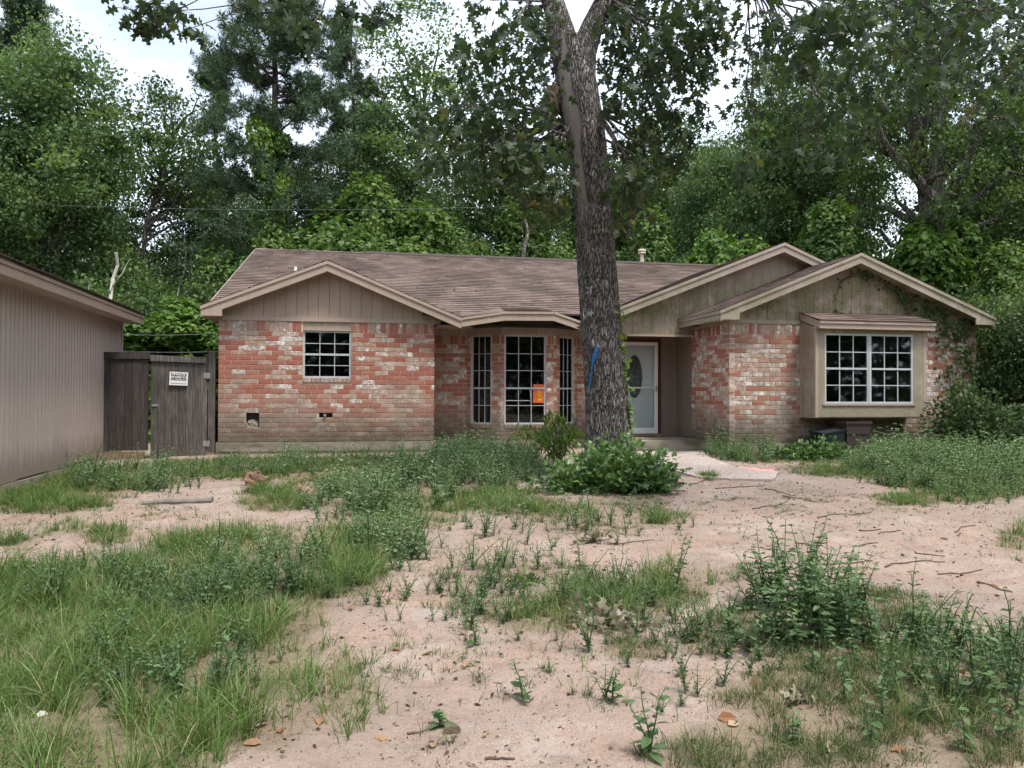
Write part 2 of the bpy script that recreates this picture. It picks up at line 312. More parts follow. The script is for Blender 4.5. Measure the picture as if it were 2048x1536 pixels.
DULL = [(1050,1180,230,70,.35),(900,1330,200,90,.16),(620,1160,140,60,.5),(1200,1040,200,30,.4),(1700,1010,300,25,.2),(2330,1400,320,160,.9),(1500,1255,110,45,1.0),(1760,1230,170,55,.8),(1650,1400,220,65,1.1),(1600,1500,300,70,1.1),(1750,1330,230,70,.9),(1480,1470,90,50,.7),(1880,1420,190,110,.9),(1270,1300,70,25,.8),(1420,1290,60,30,.7),(900,1500,60,30,.15),(1330,1190,90,35,.6),(1230,1010,120,25,.7),(1950,1500,140,60,1.0),(1490,1160,60,30,.5)]
WEED = [(1000,1190,260,90,.22),(560,1150,200,70,.25),(1350,1330,260,110,.18),(1130,1060,260,40,.15),(2280,930,230,60,1.2),(2300,1330,240,140,.6),(-300,1280,260,150,.4),(960,945,125,42,1.2),(780,1000,140,45,1.2),(690,1010,90,40,.6),(780,1090,95,38,.7),(1900,935,190,55,1.4),(2010,905,110,55,1.5),(1810,932,130,15,.8),(1500,908,90,20,.9),(600,1110,60,25,.4),(740,918,170,9,.35),(260,965,150,30,.5),(420,1270,150,110,.55),(160,1180,160,60,.4),
 (1900,1350,160,90,.6),(2000,1340,60,70,.6),(860,960,70,25,.7),(560,940,170,20,.4),(1960,980,110,30,1.0),(340,1330,180,120,.35),(1240,1200,80,40,.4)]
def patch(L, px, py):
    d = np.zeros(np.shape(px))
    for x, y, rx, ry, a in L:
        q = ((px - x) / rx) ** 2 + ((py - y) / ry) ** 2
        d = np.maximum(d, a * np.clip(1.35 - q, 0, 1))
    return d
# ------------------------------------------------------------------ ground
xs = np.concatenate([-np.geomspace(420, 10.1, 26), np.arange(-10, 12.01, .065), np.geomspace(12.2, 420, 26)])
ys = np.concatenate([-np.geomspace(300, 2.1, 16)[:-1], np.arange(-2, 2, .5), np.arange(2, 20, .065), np.geomspace(20.2, 700, 40)])
gx, gy = np.meshgrid(xs, ys); gh = gz(gx, gy)
gV = np.stack([gx, gy, gh], -1).reshape(-1, 3); nx, ny = len(xs), len(ys)
ii, jj = np.meshgrid(np.arange(nx - 1), np.arange(ny - 1)); a0 = (jj * nx + ii).ravel()
mb = MB(); mb.add(gV, np.stack([a0, a0 + 1, a0 + nx + 1, a0 + nx], 1), 0.0)
ppx, ppy = proj(gV); veg = np.clip(patch(GRASS, ppx, ppy) + patch(DULL, ppx, ppy) + patch(WEED, ppx, ppy), 0, 1)
far = (gV[:, 1] > 17.5) | (np.abs(gV[:, 0]) > 14) | (gV[:, 1] < 2.0); veg[far] = .9
g = G('dirt', .97, .1); P = g.pos(); va = g.n('Attribute', attribute_name='veg').outputs['Fac']
c = g.mix(g.noise(P, .9, 5), (.28, .20, .155), (.38, .29, .235)); c = g.mix(g.ramp(g.noise(P, 2.3, 6, .65), (.5, 0.0), (.72, .75)), c, (.43, .37, .32))
c = g.mix(g.ramp(g.noise(P, 1.7, 6, .7, .5), (.52, 0.0), (.70, .8)), c, (.34, .205, .15))
c = g.mix(g.ramp(g.noise(P, 9, 6, .75), (.55, 0.0), (.72, .6)), c, (.27, .20, .155))
c = g.mix(g.ramp(g.noise(P, 65, 3, .7), (.58, 0.0), (.68, .8)), c, (.16, .11, .085)); c = g.mix(g.ramp(g.noise(P, 26, 5, .8), (.52, 0.0), (.66, .55)), c, (.24, .175, .135)); c = g.mix(g.ramp(g.noise(P, 110, 2, .7), (.60, 0.0), (.66, .6)), c, (.6, .52, .45))
c = g.mix(g.ramp(g.noise(P, .55, 5, .6, .8), (.44, 0.0), (.64, .8)), c, (.25, .19, .155)); c = g.mix(g.ramp(g.noise(P, 3.6, 6, .75, .4), (.52, 0.0), (.64, .6)), c, (.21, .16, .125)); c = g.mix(g.ramp(g.noise(P, 1.3, 4, .6), (.55, 0.0), (.72, .5)), c, (.34, .30, .275)); c = g.mix(g.ramp(g.noise(g.mapv(P, (.6, 3.0, 1)), 2.6, 5, .7), (.58, 0.0), (.68, .5)), c, (.22, .155, .115))
vm = g.ramp(g.math('ADD', va, g.math('MULTIPLY', g.math('SUBTRACT', g.noise(P, 7, 5), .5), .9)), (.25, 0.0), (.85, .85))
c = g.mix(vm, c, g.mix(g.noise(P, 30, 3), (.15, .115, .08), (.26, .20, .13)))
g.col(c); g.bump(g.math('ADD', g.noise(P, 14, 6, .65), g.math('MULTIPLY', g.noise(P, 90, 3), .4)), .9, .035); M['dirt'] = g.m
ground = mb.build('ground', M['dirt'], smooth=True); tag(ground, 'bare pinkish sandy yard patched with grass and weeds', 'ground', kind='structure')
va = ground.data.attributes.new('veg', 'FLOAT', 'POINT'); va.data.foreach_set('value', veg.astype(np.float32))

# ------------------------------------------------------------------ brick house
house = tag(empty('brick_house', (OX, OY, 0), TH), 'single-storey red brick house with tan gables and brown shingle roof', 'house')
Z0, ZS, ZF = .60, 2.755, 2.96           # slab top, soldier course bottom, frieze bottom
ALL = []                                # every brick: wall key, p (u,v), d, s0, s1, z0, z1, number
def cut(a, b, holes):
    seg = [(a, b)]
    for h0, h1 in holes:
        out = []
        for x, y in seg:
            if h1 <= x or h0 >= y: out.append((x, y))
            else:
                if h0 > x: out.append((x, h0))
                if h1 < y: out.append((h1, y))
        seg = out
    return seg
def brick_wall(key, p0, p1, z0, zs, zf, holes, red=.4, white=.2, thick=.12, soldier=True, courses=None):
    p0, p1 = np.array(p0), np.array(p1); L = float(np.linalg.norm(p1 - p0)); d = (p1 - p0) / L; n = np.array([d[1], -d[0]])
    xs_ = sorted({0, L, *[x for h in holes for x in h[:2] if 0 < x < L]}); zs_ = sorted({z0, zf, *[z for h in holes for z in h[2:] if z0 < z < zf]})
    mb = MB()
    for a, b in zip(xs_[:-1], xs_[1:]):
        for e, f in zip(zs_[:-1], zs_[1:]):
            if any(h[0] - 1e-6 <= a and b <= h[1] + 1e-6 and h[2] - 1e-6 <= e and f <= h[3] + 1e-6 for h in holes): continue
            q = [p0 + d * a - n * .009, p0 + d * b - n * .009, p0 + d * b - n * thick, p0 + d * a - n * thick]
            mb.add([(*x, e) for x in q] + [(*x, f) for x in q], [(0,3,2,1),(4,5,6,7),(0,1,5,4),(1,2,6,5),(2,3,7,6),(3,0,4,7)], 0.0)
    wall = mb.build('wall', M['mortar'], house)
    nc = courses or max(1, round((zs - z0) / .0935)); ch = (zs - z0) / nc
    def rn(): 
        t = random.random()
        return random.uniform(0, .3) if t < red else (random.uniform(.8, .97) if t > 1 - white else random.uniform(.36, .74))
    for k in range(nc):
        zl, zh = z0 + k * ch + .005, z0 + (k + 1) * ch - .005
        hs = [(h[0], h[1]) for h in holes if h[2] < zh - .02 and h[3] > zl + .02]
        x = -.124 * (k % 2) - random.uniform(0, .012)
        while x < L:
            for a, b in cut(max(0, x), min(L, x + .248), hs):
                a2 = a + (.005 if a > .001 else 0); b2 = b - (.005 if b < L - .001 else 0)
                if b2 - a2 > .03: ALL.append((key, wall, p0, d, n, a2, b2, zl, zh, rn()))
            x += .248
    if soldier:
        x = 0.0; hs = [(h[0], h[1]) for h in holes if h[3] > zs + .05]
        while x < L - .02:
            for a, b in cut(x, min(L, x + .0855), hs):
                if b - a > .035: ALL.append((key, wall, p0, d, n, a + .004, b - .004, zs + .005, zf - .003, rn()))
            x += .0855
    return wall
WL = (1.573, 2.497)
w_left = brick_wall('left', (0, 0), (4.15, 0), Z0, ZS, ZF, [(WL[0], WL[1], 1.755, 2.97), (.514, .757, .885, 1.165), (1.886, 2.146, 1.070, 1.163)], .46, .18)
brick_wall('side0', (0, 5.0), (0, .12), Z0, ZS, ZF, [], .46, .2)
brick_wall('side1', (4.15, .12), (4.15, 1.0), Z0, ZS, ZF, [], .46, .2)
Zr, Zb = 2.82, .56
brick_wall('recess', (4.15, 1.0), (4.96, 1.0), Zb, 2.62, Zr, [], .5, .18)
fl = math.hypot(.654, .45)
brick_wall('bayl', (4.96, 1.0), (5.614, .55), Zb, 2.62, Zr, [(.085, .575, .82, 2.83)], .45, .3)
brick_wall('bayc', (5.614, .55), (6.779, .55), Zb, 2.62, Zr, [(.085, 1.0, .82, 2.83)], .45, .3)
brick_wall('bayr', (6.779, .55), (7.433, 1.0), Zb, 2.62, Zr, [(.21, .70, .82, 2.83)], .45, .3)
brick_wall('recess2', (7.433, 1.0), (8.15, 1.0), Zb, 2.62, Zr, [], .5, .18)
UR = 9.807
brick_wall('rside', (UR, .21), (UR, -1.55), .59, 2.75, ZF, [], .36, .34)
BX0, BX1 = 11.385 - UR, 13.80 - UR
brick_wall('right', (UR, -1.55), (15.437, -1.55), .59, 2.75, ZF, [(BX0 + .05, BX1 - .05, 1.10, 2.97)], .24, .36)
brick_wall('rside2', (15.437, -1.43), (15.437, 6.0), .59, 2.75, ZF, [], .36, .34)
# plain back and far sides that close the shell
mb = MB(); mb.box((.13, 13.3, .5), (15.2, 13.42, 2.95)); mb.box((0, 5.0, .5), (.12, 13.42, 2.95)); mb.box((15.317, 6.0, .5), (15.437, 13.42, 2.95)); mb.build('rear_wall', M['mortar'], house)
def brick_geo(L, h, dep=.075):
    b = .007; j = lambda: random.uniform(-.0016, .0016); hl, hh = L / 2, h / 2
    V = [(-hl, 0, -hh), (hl, 0, -hh), (hl, 0, hh), (-hl, 0, hh)]
    Vf = [(x, b, z) for x, y, z in V]; Vi = [(x - math.copysign(b, x) + j(), j() * .8, z - math.copysign(b * .8, z) + j()) for x, y, z in V]; Vb = [(x, dep, z) for x, y, z in V]
    F = [(8, 9, 10, 11)] + [(4 + i, 4 + (i + 1) % 4, 8 + (i + 1) % 4, 8 + i) for i in range(4)] + [(i, (i + 1) % 4, 4 + (i + 1) % 4, 4 + i) for i in range(4)]
    return np.array(Vb + Vf + Vi), F
left = [b for b in ALL if b[0] == 'left']; left.sort(key=lambda b: -b[8]); single = {id(b) for b in left[:300]}
variants = {}
def brick_mesh(L, h, rn):
    key = ('s' if h > .12 else 'f', round(rn * 15))
    if key not in variants:
        V, F = brick_geo(.077 if key[0] == 's' else .238, .195 if key[0] == 's' else .0835); mb = MB(); mb.add(V, F, round(rn * 15) / 15)
        me = mb.mesh('brick'); me.materials.append(M['brick']); variants[key] = me
    return variants[key], (.077, .195) if key[0] == 's' else (.238, .0835)
rest = {}
for b in ALL:
    key, wall, p0, d, n, a, c_, zl, zh, rn = b; s = (a + c_) / 2; q = p0 + d * s; L, h = c_ - a, zh - zl
    if id(b) in single:
        me, (l0, h0) = brick_mesh(L, h, rn); o = link('brick', me, wall, (q[0], q[1] - random.uniform(0, .003), (zl + zh) / 2)); o.scale = (L / l0, 1, h / h0)
    else:
        V, F = brick_geo(L, h); W = np.empty_like(V); out = random.uniform(0, .003)
        W[:, :2] = q + V[:, :1] * d - (V[:, 1:2] - out) * n; W[:, 2] = V[:, 2] + (zl + zh) / 2
        rest.setdefault(key, (wall, MB()))[1].add(W, F, rn)
for key, (wall, mb) in rest.items(): tag(mb.build('brickwork', M['brick'], wall), kind='stuff')
# sills (rowlock) and slab
def rowlock(u0, v0, d, L, z0, z1):
    d = np.array(d) / np.linalg.norm(d); n = np.array([d[1], -d[0]]); mb = MB(); k = round(L / .085)
    for i in range(k):
        a, b = L * i / k + .004, L * (i + 1) / k - .004; pj = random.uniform(.012, .018)
        q = [np.array([u0, v0]) + d * a + n * pj, np.array([u0, v0]) + d * b + n * pj, np.array([u0, v0]) + d * b - n * .06, np.array([u0, v0]) + d * a - n * .06]
        mb.add([(*x, z0) for x in q] + [(*x, z1 - (.01 if j < 2 else 0)) for j, x in enumerate(q)], [(0,3,2,1),(4,5,6,7),(0,1,5,4),(1,2,6,5),(2,3,7,6),(3,0,4,7)], random.uniform(.4, .75))
    mb.build('window_sill', M['brick'], house)
rowlock(WL[0], 0, (1, 0), WL[1] - WL[0], 1.765, 1.85)
dl = np.array([.654, -.45]) / fl
rowlock(4.96 + dl[0] * .085, 1 + dl[1] * .085, dl, .49, .815, .895); rowlock(5.699, .55, (1, 0), .915, .815, .895); rowlock(6.779 + dl[0] * .21, .55 - dl[1] * .21, (dl[0], -dl[1]), .49, .815, .895)
mb = MB(); mb.box((-.03, -.03, .42), (4.18, 5, .595)); mb.box((-.012, -.012, .0), (4.165, 5, .419)); mb.box((4.19, .96, 0), (9.76, 5, .557))
mb.box((UR - .02, -1.57, 0), (15.46, 6, .587)); mb.prism([(4.93, .99, 0), (5.60, .52, 0), (6.79, .52, 0), (7.46, .99, 0)], (0, 0, .553)); mb.build('foundation_slab', M['slab'], house)
mb = MB(); mb.box((-.06, -.045, .355), (4.16, .2, .372)); mb.build('slab_edge_strip', M['mortar'], house)
# interior: dark rooms behind the glass
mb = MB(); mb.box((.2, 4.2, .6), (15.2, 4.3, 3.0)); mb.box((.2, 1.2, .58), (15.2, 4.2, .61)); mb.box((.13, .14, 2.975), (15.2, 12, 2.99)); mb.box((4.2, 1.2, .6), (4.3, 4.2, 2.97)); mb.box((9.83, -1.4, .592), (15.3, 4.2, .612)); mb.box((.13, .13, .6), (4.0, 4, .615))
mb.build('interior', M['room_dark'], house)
mb = MB(); mb.box((4.75, 1.35, .8), (4.80, 1.75, 2.8)); mb.box((7.05, 1.3, .8), (7.55, 1.35, 2.8)); mb.box((13.3, -1.2, 1.2), (13.35, -.4, 2.8)); mb.build('curtain', M['room_pale'], house)

# ---- windows
def win(p, d, w_, z0, z1, cols, rows, meet, name='window', broken=None, fr=.034, mw=.0068, skip=(), lower_shift=0.0):
    """p=(u,v) bottom-left at the outer face, rows = fractions of row tops from bottom, meet = index of the meeting rail"""
    e = empty(name, (p[0], p[1], z0), math.atan2(d[1], d[0]), house); H = z1 - z0
    mb = MB(); mb.box((0, 0, 0), (fr, .06, H)); mb.box((w_ - fr, 0, 0), (w_, .06, H)); mb.box((fr, .002, 0), (w_ - fr, .06, fr * 1.1)); mb.box((fr, .002, H - fr), (w_ - fr, .06, H)); mb.build('frame', M['white_metal'], e)
    zr = [fr * 1.1] + [fr + (H - 2 * fr) * r for r in rows] + [H - fr]; xr = [fr + (w_ - 2 * fr) * i / cols for i in range(cols + 1)]
    for i, z in enumerate(zr[1:-1]):
        if i == meet: MB().box((fr, -.006, z - .019), (w_ - fr, .05, z + .019)).build('meeting_rail', M['white_metal'], e)
        elif (i, 'r') not in skip: MB().box((fr, .012, z - mw), (w_ - fr, .034, z + mw)).build('muntin', M['white_metal'], e)
    zm = zr[meet + 1]
    for i in range(1, cols):
        sh = lower_shift
        MB().box((xr[i] - mw, .010, zm + .019), (xr[i] + mw, .036, H - fr)).build('muntin', M['white_metal'], e)
        MB().box((xr[i] - mw + sh, .010, fr * 1.1), (xr[i] + mw + sh, .036, zm - .019)).build('muntin', M['white_metal'], e)
    for i in range(cols):
        for k in range(len(zr) - 1):
            x0, x1, a, b = xr[i] + mw * .6, xr[i + 1] - mw * .6, zr[k] + mw * .6, zr[k + 1] - mw * .6
            if broken and (i, k) in broken:
                for poly in broken[(i, k)]:
                    MB().prism([(x0 + (x1 - x0) * q[0], .022, a + (b - a) * q[1]) for q in poly], (0, .003, 0)).build('broken_pane', M['glass'], e)
            else: MB().box((x0, .0215 + .002 * random.random(), a), (x1, .0255, b)).build('pane', M['glass'], e)
    return e
win((WL[0], .035), (1, 0), WL[1] - WL[0], 1.852, 2.785, 3, (.25, .5, .75), 1)
mb = MB(); 
for i in range(5): a = WL[0] + .185 * i; mb.box((a + .002, .018, 2.80), (min(a + .183, WL[1]), .05, 2.957), random.random())
mb.build('window_head_panel', M['tan_paint'], house); MB().box((WL[0], -.004, 2.786), (WL[1], .06, 2.815), .2).build('window_head_trim', M['trim_paint'], house)
bay_rows = (.2, .4, .605, .80)
win((5.70, .585), (1, 0), .912, .897, 2.822, 3, bay_rows, 1, broken={(1, 1): [[(0, 0), (.62, 0), (.25, .45), (0, .42)], [(0, .6), (.3, .78), (.2, 1), (0, 1)]], (2, 1): []}, lower_shift=0)
ang = (dl[0], dl[1]); win((4.96 + dl[0] * .086 - dl[1] * -.03 * 0 + .02, 1 + dl[1] * .086 + .03), ang, .488, .897, 2.822, 3, bay_rows, 1)
win((6.779 + dl[0] * .211 - .02, .55 - dl[1] * .211 + .03), (dl[0], -dl[1]), .488, .897, 2.822, 3, bay_rows, 1)
MB().box((5.735, .60, 1.40), (6.30, .612, 1.418)).build('slipped_sash_bar', M['white_metal'], house); MB().prism([(6.285, .60, 1.41), (6.30, .60, 1.41), (6.275, .60, 1.68), (6.262, .60, 1.68)], (0, .012, 0)).build('slipped_sash_bar', M['white_metal'], house)
# box (oriel) window of the right wing
bu0, bu1, bv, bz0, bz1 = 11.345, 13.762, -2.10, 1.125, 2.865
for uu in (bu0, bu1 - .02): MB().prism([(uu, bv + .02, bz0), (uu, -1.552, bz0), (uu, -1.552, 3.03), (uu, bv + .02, 2.86)], (.02, 0, 0), .3).build('box_window_side', M['tan_paint_mossy'], house)
MB().box((bu0 - .012, bv - .004, bz0 - .01), (bu0 + .05, bv + .05, bz1 + .06), .1).build('corner_trim', M['trim_paint'], house); MB().box((bu0 - .014, -1.60, bz0 - .03), (bu0 + .055, -1.556, bz1 + .06), .1).build('corner_trim', M['trim_paint'], house)
MB().box((bu1 - .05, bv - .004, bz0 - .01), (bu1 + .012, bv + .05, bz1 + .06), .1).build('corner_trim', M['trim_paint'], house)
wu0, wu1, wz0, wz1 = 11.535, 13.478, 1.385, 2.752
mb = MB(); mb.box((bu0 + .05, bv, wz0 - .03), (wu0, bv + .04, wz1 + .09), .5); mb.box((wu1, bv, wz0 - .03), (bu1 - .05, bv + .04, wz1 + .09), .4); mb.box((bu0 + .05, bv + .001, bz0), (bu1 - .05, bv + .041, wz0 - .031), .2); mb.box((wu0, bv + .002, wz1), (wu1, bv + .042, wz1 + .09), .3)
mb.build('box_window_front', M['tan_paint_mossy'], house); MB().box((bu0, bv + .03, bz0 - .02), (bu1, -1.552, bz0 + .01)).build('box_window_floor', M['tan_paint'], house)
MB().box((wu0 - .05, bv - .022, wz0 - .038), (wu1 + .05, bv + .03, wz0 - .004), .1).build('window_sill_board', M['trim_paint'], house)
um = (wu0 + wu1) / 2
for a, b in ((wu0, um - .012), (um + .012, wu1)): win((a, bv + .004), (1, 0), b - a, wz0, wz1, 3, (.25, .5, .75), 1, mw=.0092)
MB().box((um - .0118, bv - .008, wz0), (um + .0118, bv + .06, wz1)).build('mullion', M['white_metal'], house)
# white paint scrapings on the muntins are skipped; shed roof of the box
mb = MB(); mb.prism([(11.34, -2.24, 2.835), (13.87, -2.24, 2.835), (13.87, -2.24, 2.93), (11.34, -2.24, 2.93)], (0, .03, 0), .1); mb.prism([(11.335, -2.262, 2.932), (13.875, -2.262, 2.932), (13.875, -2.262, 2.985), (11.335, -2.262, 2.985)], (0, .05, 0), .0); mb.build('box_roof_fascia', M['trim_paint'], house)
for uu in (11.34, 13.84): MB().prism([(uu, -2.21, 2.84), (uu, -1.56, 3.05), (uu, -1.56, 3.19), (uu, -2.21, 2.98)], (.03, 0, 0), .2).build('box_roof_fascia', M['trim_paint'], house)
shingle_plane_later = True
MB().prism([(11.36, -2.2, 2.836), (13.84, -2.2, 2.836), (13.84, -1.56, 2.87), (11.36, -1.56, 2.87)], (0, 0, .01)).build('box_soffit', M['tan_paint'], house)

# ---- roofs
def shingle_plane(o, eu, es, width, length, parent, exposure=.185, tabw=.305, th=.015):
    o, eu, es = (np.array(x, float) for x in (o, eu, es)); es /= np.linalg.norm(es); eu /= np.linalg.norm(eu); n = np.cross(eu, es)
    nr = int(math.ceil(length / exposure)); mb = MB(); Vs = []; rs = []
    for k in range(nr):
        s0 = k * exposure; s1 = min(length, s0 + exposure + .004); x = -random.uniform(0, tabw)
        while x < width:
            a, b = max(0, x + .002), min(width, x + tabw - .002)
            if b > a + .01:
                ds = random.uniform(-.006, .006); lift = th * random.uniform(.85, 1.25)
                p = [o + eu * a + es * (s0 + ds) + n * lift, o + eu * b + es * (s0 + ds) + n * lift, o + eu * b + es * s1 + n * .001, o + eu * a + es * s1 + n * .001, o + eu * a + es * (s0 + ds), o + eu * b + es * (s0 + ds)]
                Vs.append(p); rs.append(min(1, max(0, random.gauss(.42, .15) + .05 * math.sin(k * 2.1))))
            x += tabw
    n_ = len(Vs); V = np.array(Vs).reshape(-1, 3); F = np.array([(0, 1, 2, 3), (4, 5, 1, 0)]); FF = (F[None] + (np.arange(n_) * 6)[:, None, None]).reshape(-1, 4)
    mb.add(V, FF, np.repeat(rs, 2)); return tag(mb.build('shingles', M['shingles'], parent), kind='stuff')
shingle_plane((11.33, -2.275, 2.99), (1, 0, 0), (0, .72, .215), 2.55, .745, MB().prism([(11.33, -2.27, 2.986), (13.88, -2.27, 2.986), (13.88, -1.555, 3.198), (11.33, -1.555, 3.198)], (0, 0, .004)).build('box_roof', M['roof_edge'], house))
MS = .347; mz = lambda v: 3.25 + MS * (v - .2)
rv, rz_ = 7.0, mz(7.0); uL, uR2 = -.25, 15.75
mb = MB(); mb.prism([(uL, .2, 3.22), (uR2, .2, 3.22), (uR2, rv, rz_ - .03), (uL, rv, rz_ - .03)], (0, 0, .028)); mb.prism([(uL, rv, rz_ - .03), (uR2, rv, rz_ - .03), (uR2, 13.8, 3.2), (uL, 13.8, 3.2)], (0, 0, .028))
roof = mb.build('roof', M['roof_edge'], house)
shingle_plane((uL, .2, 3.25), (1, 0, 0), (0, 1, MS), uR2 - uL, math.hypot(rv - .2, rz_ - 3.25), roof); shingle_plane((uR2, 13.8, 3.228), (-1, 0, 0), (0, -1, (rz_ - 3.228) / 6.8), uR2 - uL, math.hypot(6.8, rz_ - 3.228), roof, .28, .6)
shingle_plane((3.9, -.28, mz(-.28)), (1, 0, 0), (0, 1, MS), .72, .53, roof); MB().prism([(3.9, -.28, mz(-.28) - .02), (4.62, -.28, mz(-.28) - .02), (5.55, -.06, mz(-.06) - .02), (5.65, .22, mz(.22) - .02), (3.9, .22, mz(.22) - .02)], (0, 0, .018)).build('valley_deck', M['roof_edge'], roof)
mb = MB(); mb.prism([(2.78, rv - .16, rz_ - .04), (uR2, rv - .16, rz_ - .04), (uR2, rv, rz_ + .045), (2.78, rv, rz_ + .045)], (0, 0, .012)); mb.prism([(2.78, rv, rz_ + .045), (uR2, rv, rz_ + .045), (uR2, rv + .16, rz_ - .04), (2.78, rv + .16, rz_ - .04)], (0, 0, .012)); mb.build('ridge_vent', M['roof_edge'], roof)
mb = MB(); k = int((2.78 + .25) / .3)
for i in range(k): a = uL + i * .3; mb.prism([(a, rv - .14, rz_ - .037), (a + .29, rv - .14, rz_ - .037), (a + .29, rv, rz_ + .016), (a, rv, rz_ + .016)], (0, 0, .008), random.random()); 
mb.build('ridge_cap', M['shingles'], roof)
MB().prism([(uL - .03, .2, 3.05), (uL - .03, rv, rz_ - .16), (uL - .03, rv, rz_ - .01), (uL - .03, .2, 3.24)], (.03, 0, 0), .1).build('rake_board', M['trim_paint'], roof)
MB().prism([(.02, .3, 2.95), (.02, rv, rz_ - .06), (.02, 13.4, 2.95)], (.06, 0, 0), .3).build('end_gable', M['tan_paint'], house)
mb = MB(); mb.tube([(1.12, 3.6, mz(3.6) - .05), (1.12, 3.6, mz(3.6) + .18)], .036, 10); mb.build('vent_pipe', M['white_pipe'], roof)
mb = MB(); f_ = [(0, .055), (.50, .055)]; mb.tube([(11.34, 7.35, 5.35), (11.34, 7.35, 6.0)], .062, 12); mb.tube([(11.34, 7.35, z) for z in (5.96, 5.98, 6.02, 6.04)], [.07, .125, .125, .09], 14); mb.tube([(11.34, 7.35, z) for z in (6.045, 6.06, 6.11, 6.13)], [.085, .13, .12, .05], 14); mb.build('flue_pipe', M['vent_cream'], roof)

def gable(v, vf, ua, za, u0, u1, zb, s0, s1, back, paintm, trimm, board=.207, bz=.0, wall0=None, wall1=None, frieze=True, ret0=None, ret1=None):
    """front gable: siding plane v, rake plane vf, apex (ua,za), roof ends u0/u1, siding bottom zb, slopes left/right"""
    zr = lambda u: za - (s0 * (ua - u) if u < ua else s1 * (u - ua))
    wall0 = u0 if wall0 is None else wall0; wall1 = u1 if wall1 is None else wall1
    gp = MB(); pts = [(wall0, v + .014, zb), (wall1, v + .014, zb), (wall1, v + .014, max(zb + .01, zr(wall1) - .04)), (ua, v + .014, za - .04), (wall0, v + .014, max(zb + .01, zr(wall0) - .04))]
    gp.prism(pts, (0, .05, 0)); gb = gp.build('gable_panel', M['dark_gap'], house)
    u = wall0; 
    while u < wall1 - .02:
        a, b = u + .004, min(u + board, wall1) - .003
        if min(zr(a), zr(b)) - .05 > zb + .02 or max(zr(a), zr(b)) - .05 > zb + .06:
            mbb = MB(); za_, zb_ = max(zb, zr(a) - .05), max(zb, zr(b) - .05); lo = zb + (.085 if frieze else 0)
            poly = [(a, v, lo), (b, v, lo), (b, v, max(lo + .001, zb_))] + ([(ua, v, za - .05)] if a < ua < b else []) + [(a, v, max(lo + .001, za_))]
            mbb.prism(poly, (0, .0135, 0), random.random()); mbb.build('siding_board', M[paintm], gb)
        u += board
    if frieze: MB().box((wall0 - .02, v - .016, zb), (wall1 + .02, v + .02, zb + .083), .05).build('frieze_board', M[trimm], gb)
    r = MB().prism([(u0, vf - .0, zr(u0) - .06), (ua, vf, za - .06), (ua, vf, za - .03), (u0, vf, zr(u0) - .03)], (0, back - vf, 0)); r.prism([(u1, vf, zr(u1) - .03), (ua, vf, za - .03), (ua, vf, za - .06), (u1, vf, zr(u1) - .06)], (0, back - vf, 0))
    rf = r.build('gable_roof', M['roof_edge'], house)
    for (ue, s_, sg) in ((u0, s0, 1), (u1, s1, -1)):
        ln = abs(ua - ue); L = math.hypot(ln, s_ * ln)
        if sg > 0: shingle_plane((ue - .015, back, zr(ue) - .03), (0, -1, 0), (1, 0, s_), back - vf + .02, L + .02, rf)
        else: shingle_plane((ue + .015, vf - .02, zr(ue) - .03), (0, 1, 0), (-1, 0, s_), back - vf + .02, L + .02, rf)
        top = lambda u: zr(u) - .035
        MB().prism([(ue, vf, top(ue) - .20), (ua, vf, top(ua) - .20), (ua, vf, top(ua) - .055), (ue, vf, top(ue) - .055)], (0, .03, 0), .1).build('rake_fascia', M[trimm], rf)
        MB().prism([(ue - sg * .01, vf - .022, top(ue) - .06), (ua, vf - .022, top(ua) - .06), (ua, vf - .022, top(ua) + .004), (ue - sg * .01, vf - .022, top(ue) + .004)], (0, .05, 0), .0).build('rake_moulding', M[trimm], rf)
        MB().prism([(ue, vf + .03, top(ue) - .185), (ua, vf + .03, top(ua) - .185), (ua, v - .001, top(ua) - .185), (ue, v - .001, top(ue) - .185)], (0, 0, .012), .2).build('rake_soffit', M[paintm], rf)
    for ret, ue, sg in ((ret0, u0, 1), (ret1, u1, -1)):
        if ret:
            zt = zr(ue) - .035; lo, L = ret
            MB().prism([(ue, vf - .003, lo), (ue + sg * L, vf - .003, lo), (ue + sg * L, vf - .003, zt - .2 + (s0 if sg > 0 else s1) * L + .012), (ue, vf - .003, zt - .06)], (0, .035, 0), .1).build('rake_return', M[trimm], rf)
            MB().box((min(ue, ue + sg * .36), vf + .03, lo), (max(ue, ue + sg * .36), back if False else v + .9, lo + .012), .3).build('eave_soffit', M[paintm], rf)
            MB().box((min(ue, ue + sg * .028), vf + .03, lo - .004), (max(ue, ue + sg * .028), back - 1, zt - .06), .1).build('eave_fascia', M[trimm], rf)
            MB().box((min(ue - sg * .018, ue + sg * .02), vf + .02, zt - .06), (max(ue - sg * .018, ue + sg * .02), back - 1, zt + .002), .1).build('eave_moulding', M[trimm], rf)
    return rf
gable(0.0, -.3, 2.043, 4.155, -.272, 4.66, ZF, .405, .405, 3.2, 'tan_paint', 'trim_paint', wall0=-.0, wall1=4.25, ret0=(3.008, .38))
gable(.10, -.2, 11.80, 4.925, 7.3, 15.0, 2.845, .40, .40, 6.6, 'tan_paint_mossy', 'trim_mossy', board=.2165, wall0=7.75, wall1=14.6, frieze=False)
gable(-1.55, -1.9, 12.469, 4.42, 9.455, 15.575, ZF, .405, .395, 6.0, 'tan_paint_mossy', 'trim_mossy', board=.207, wall0=UR, wall1=15.437, ret0=(2.998, .40), ret1=(3.012, .46))
MB().box((UR - .014, -1.53, ZF - .002), (UR + .02, .21, 3.02), .05).build('frieze_board', M['trim_paint'], house)
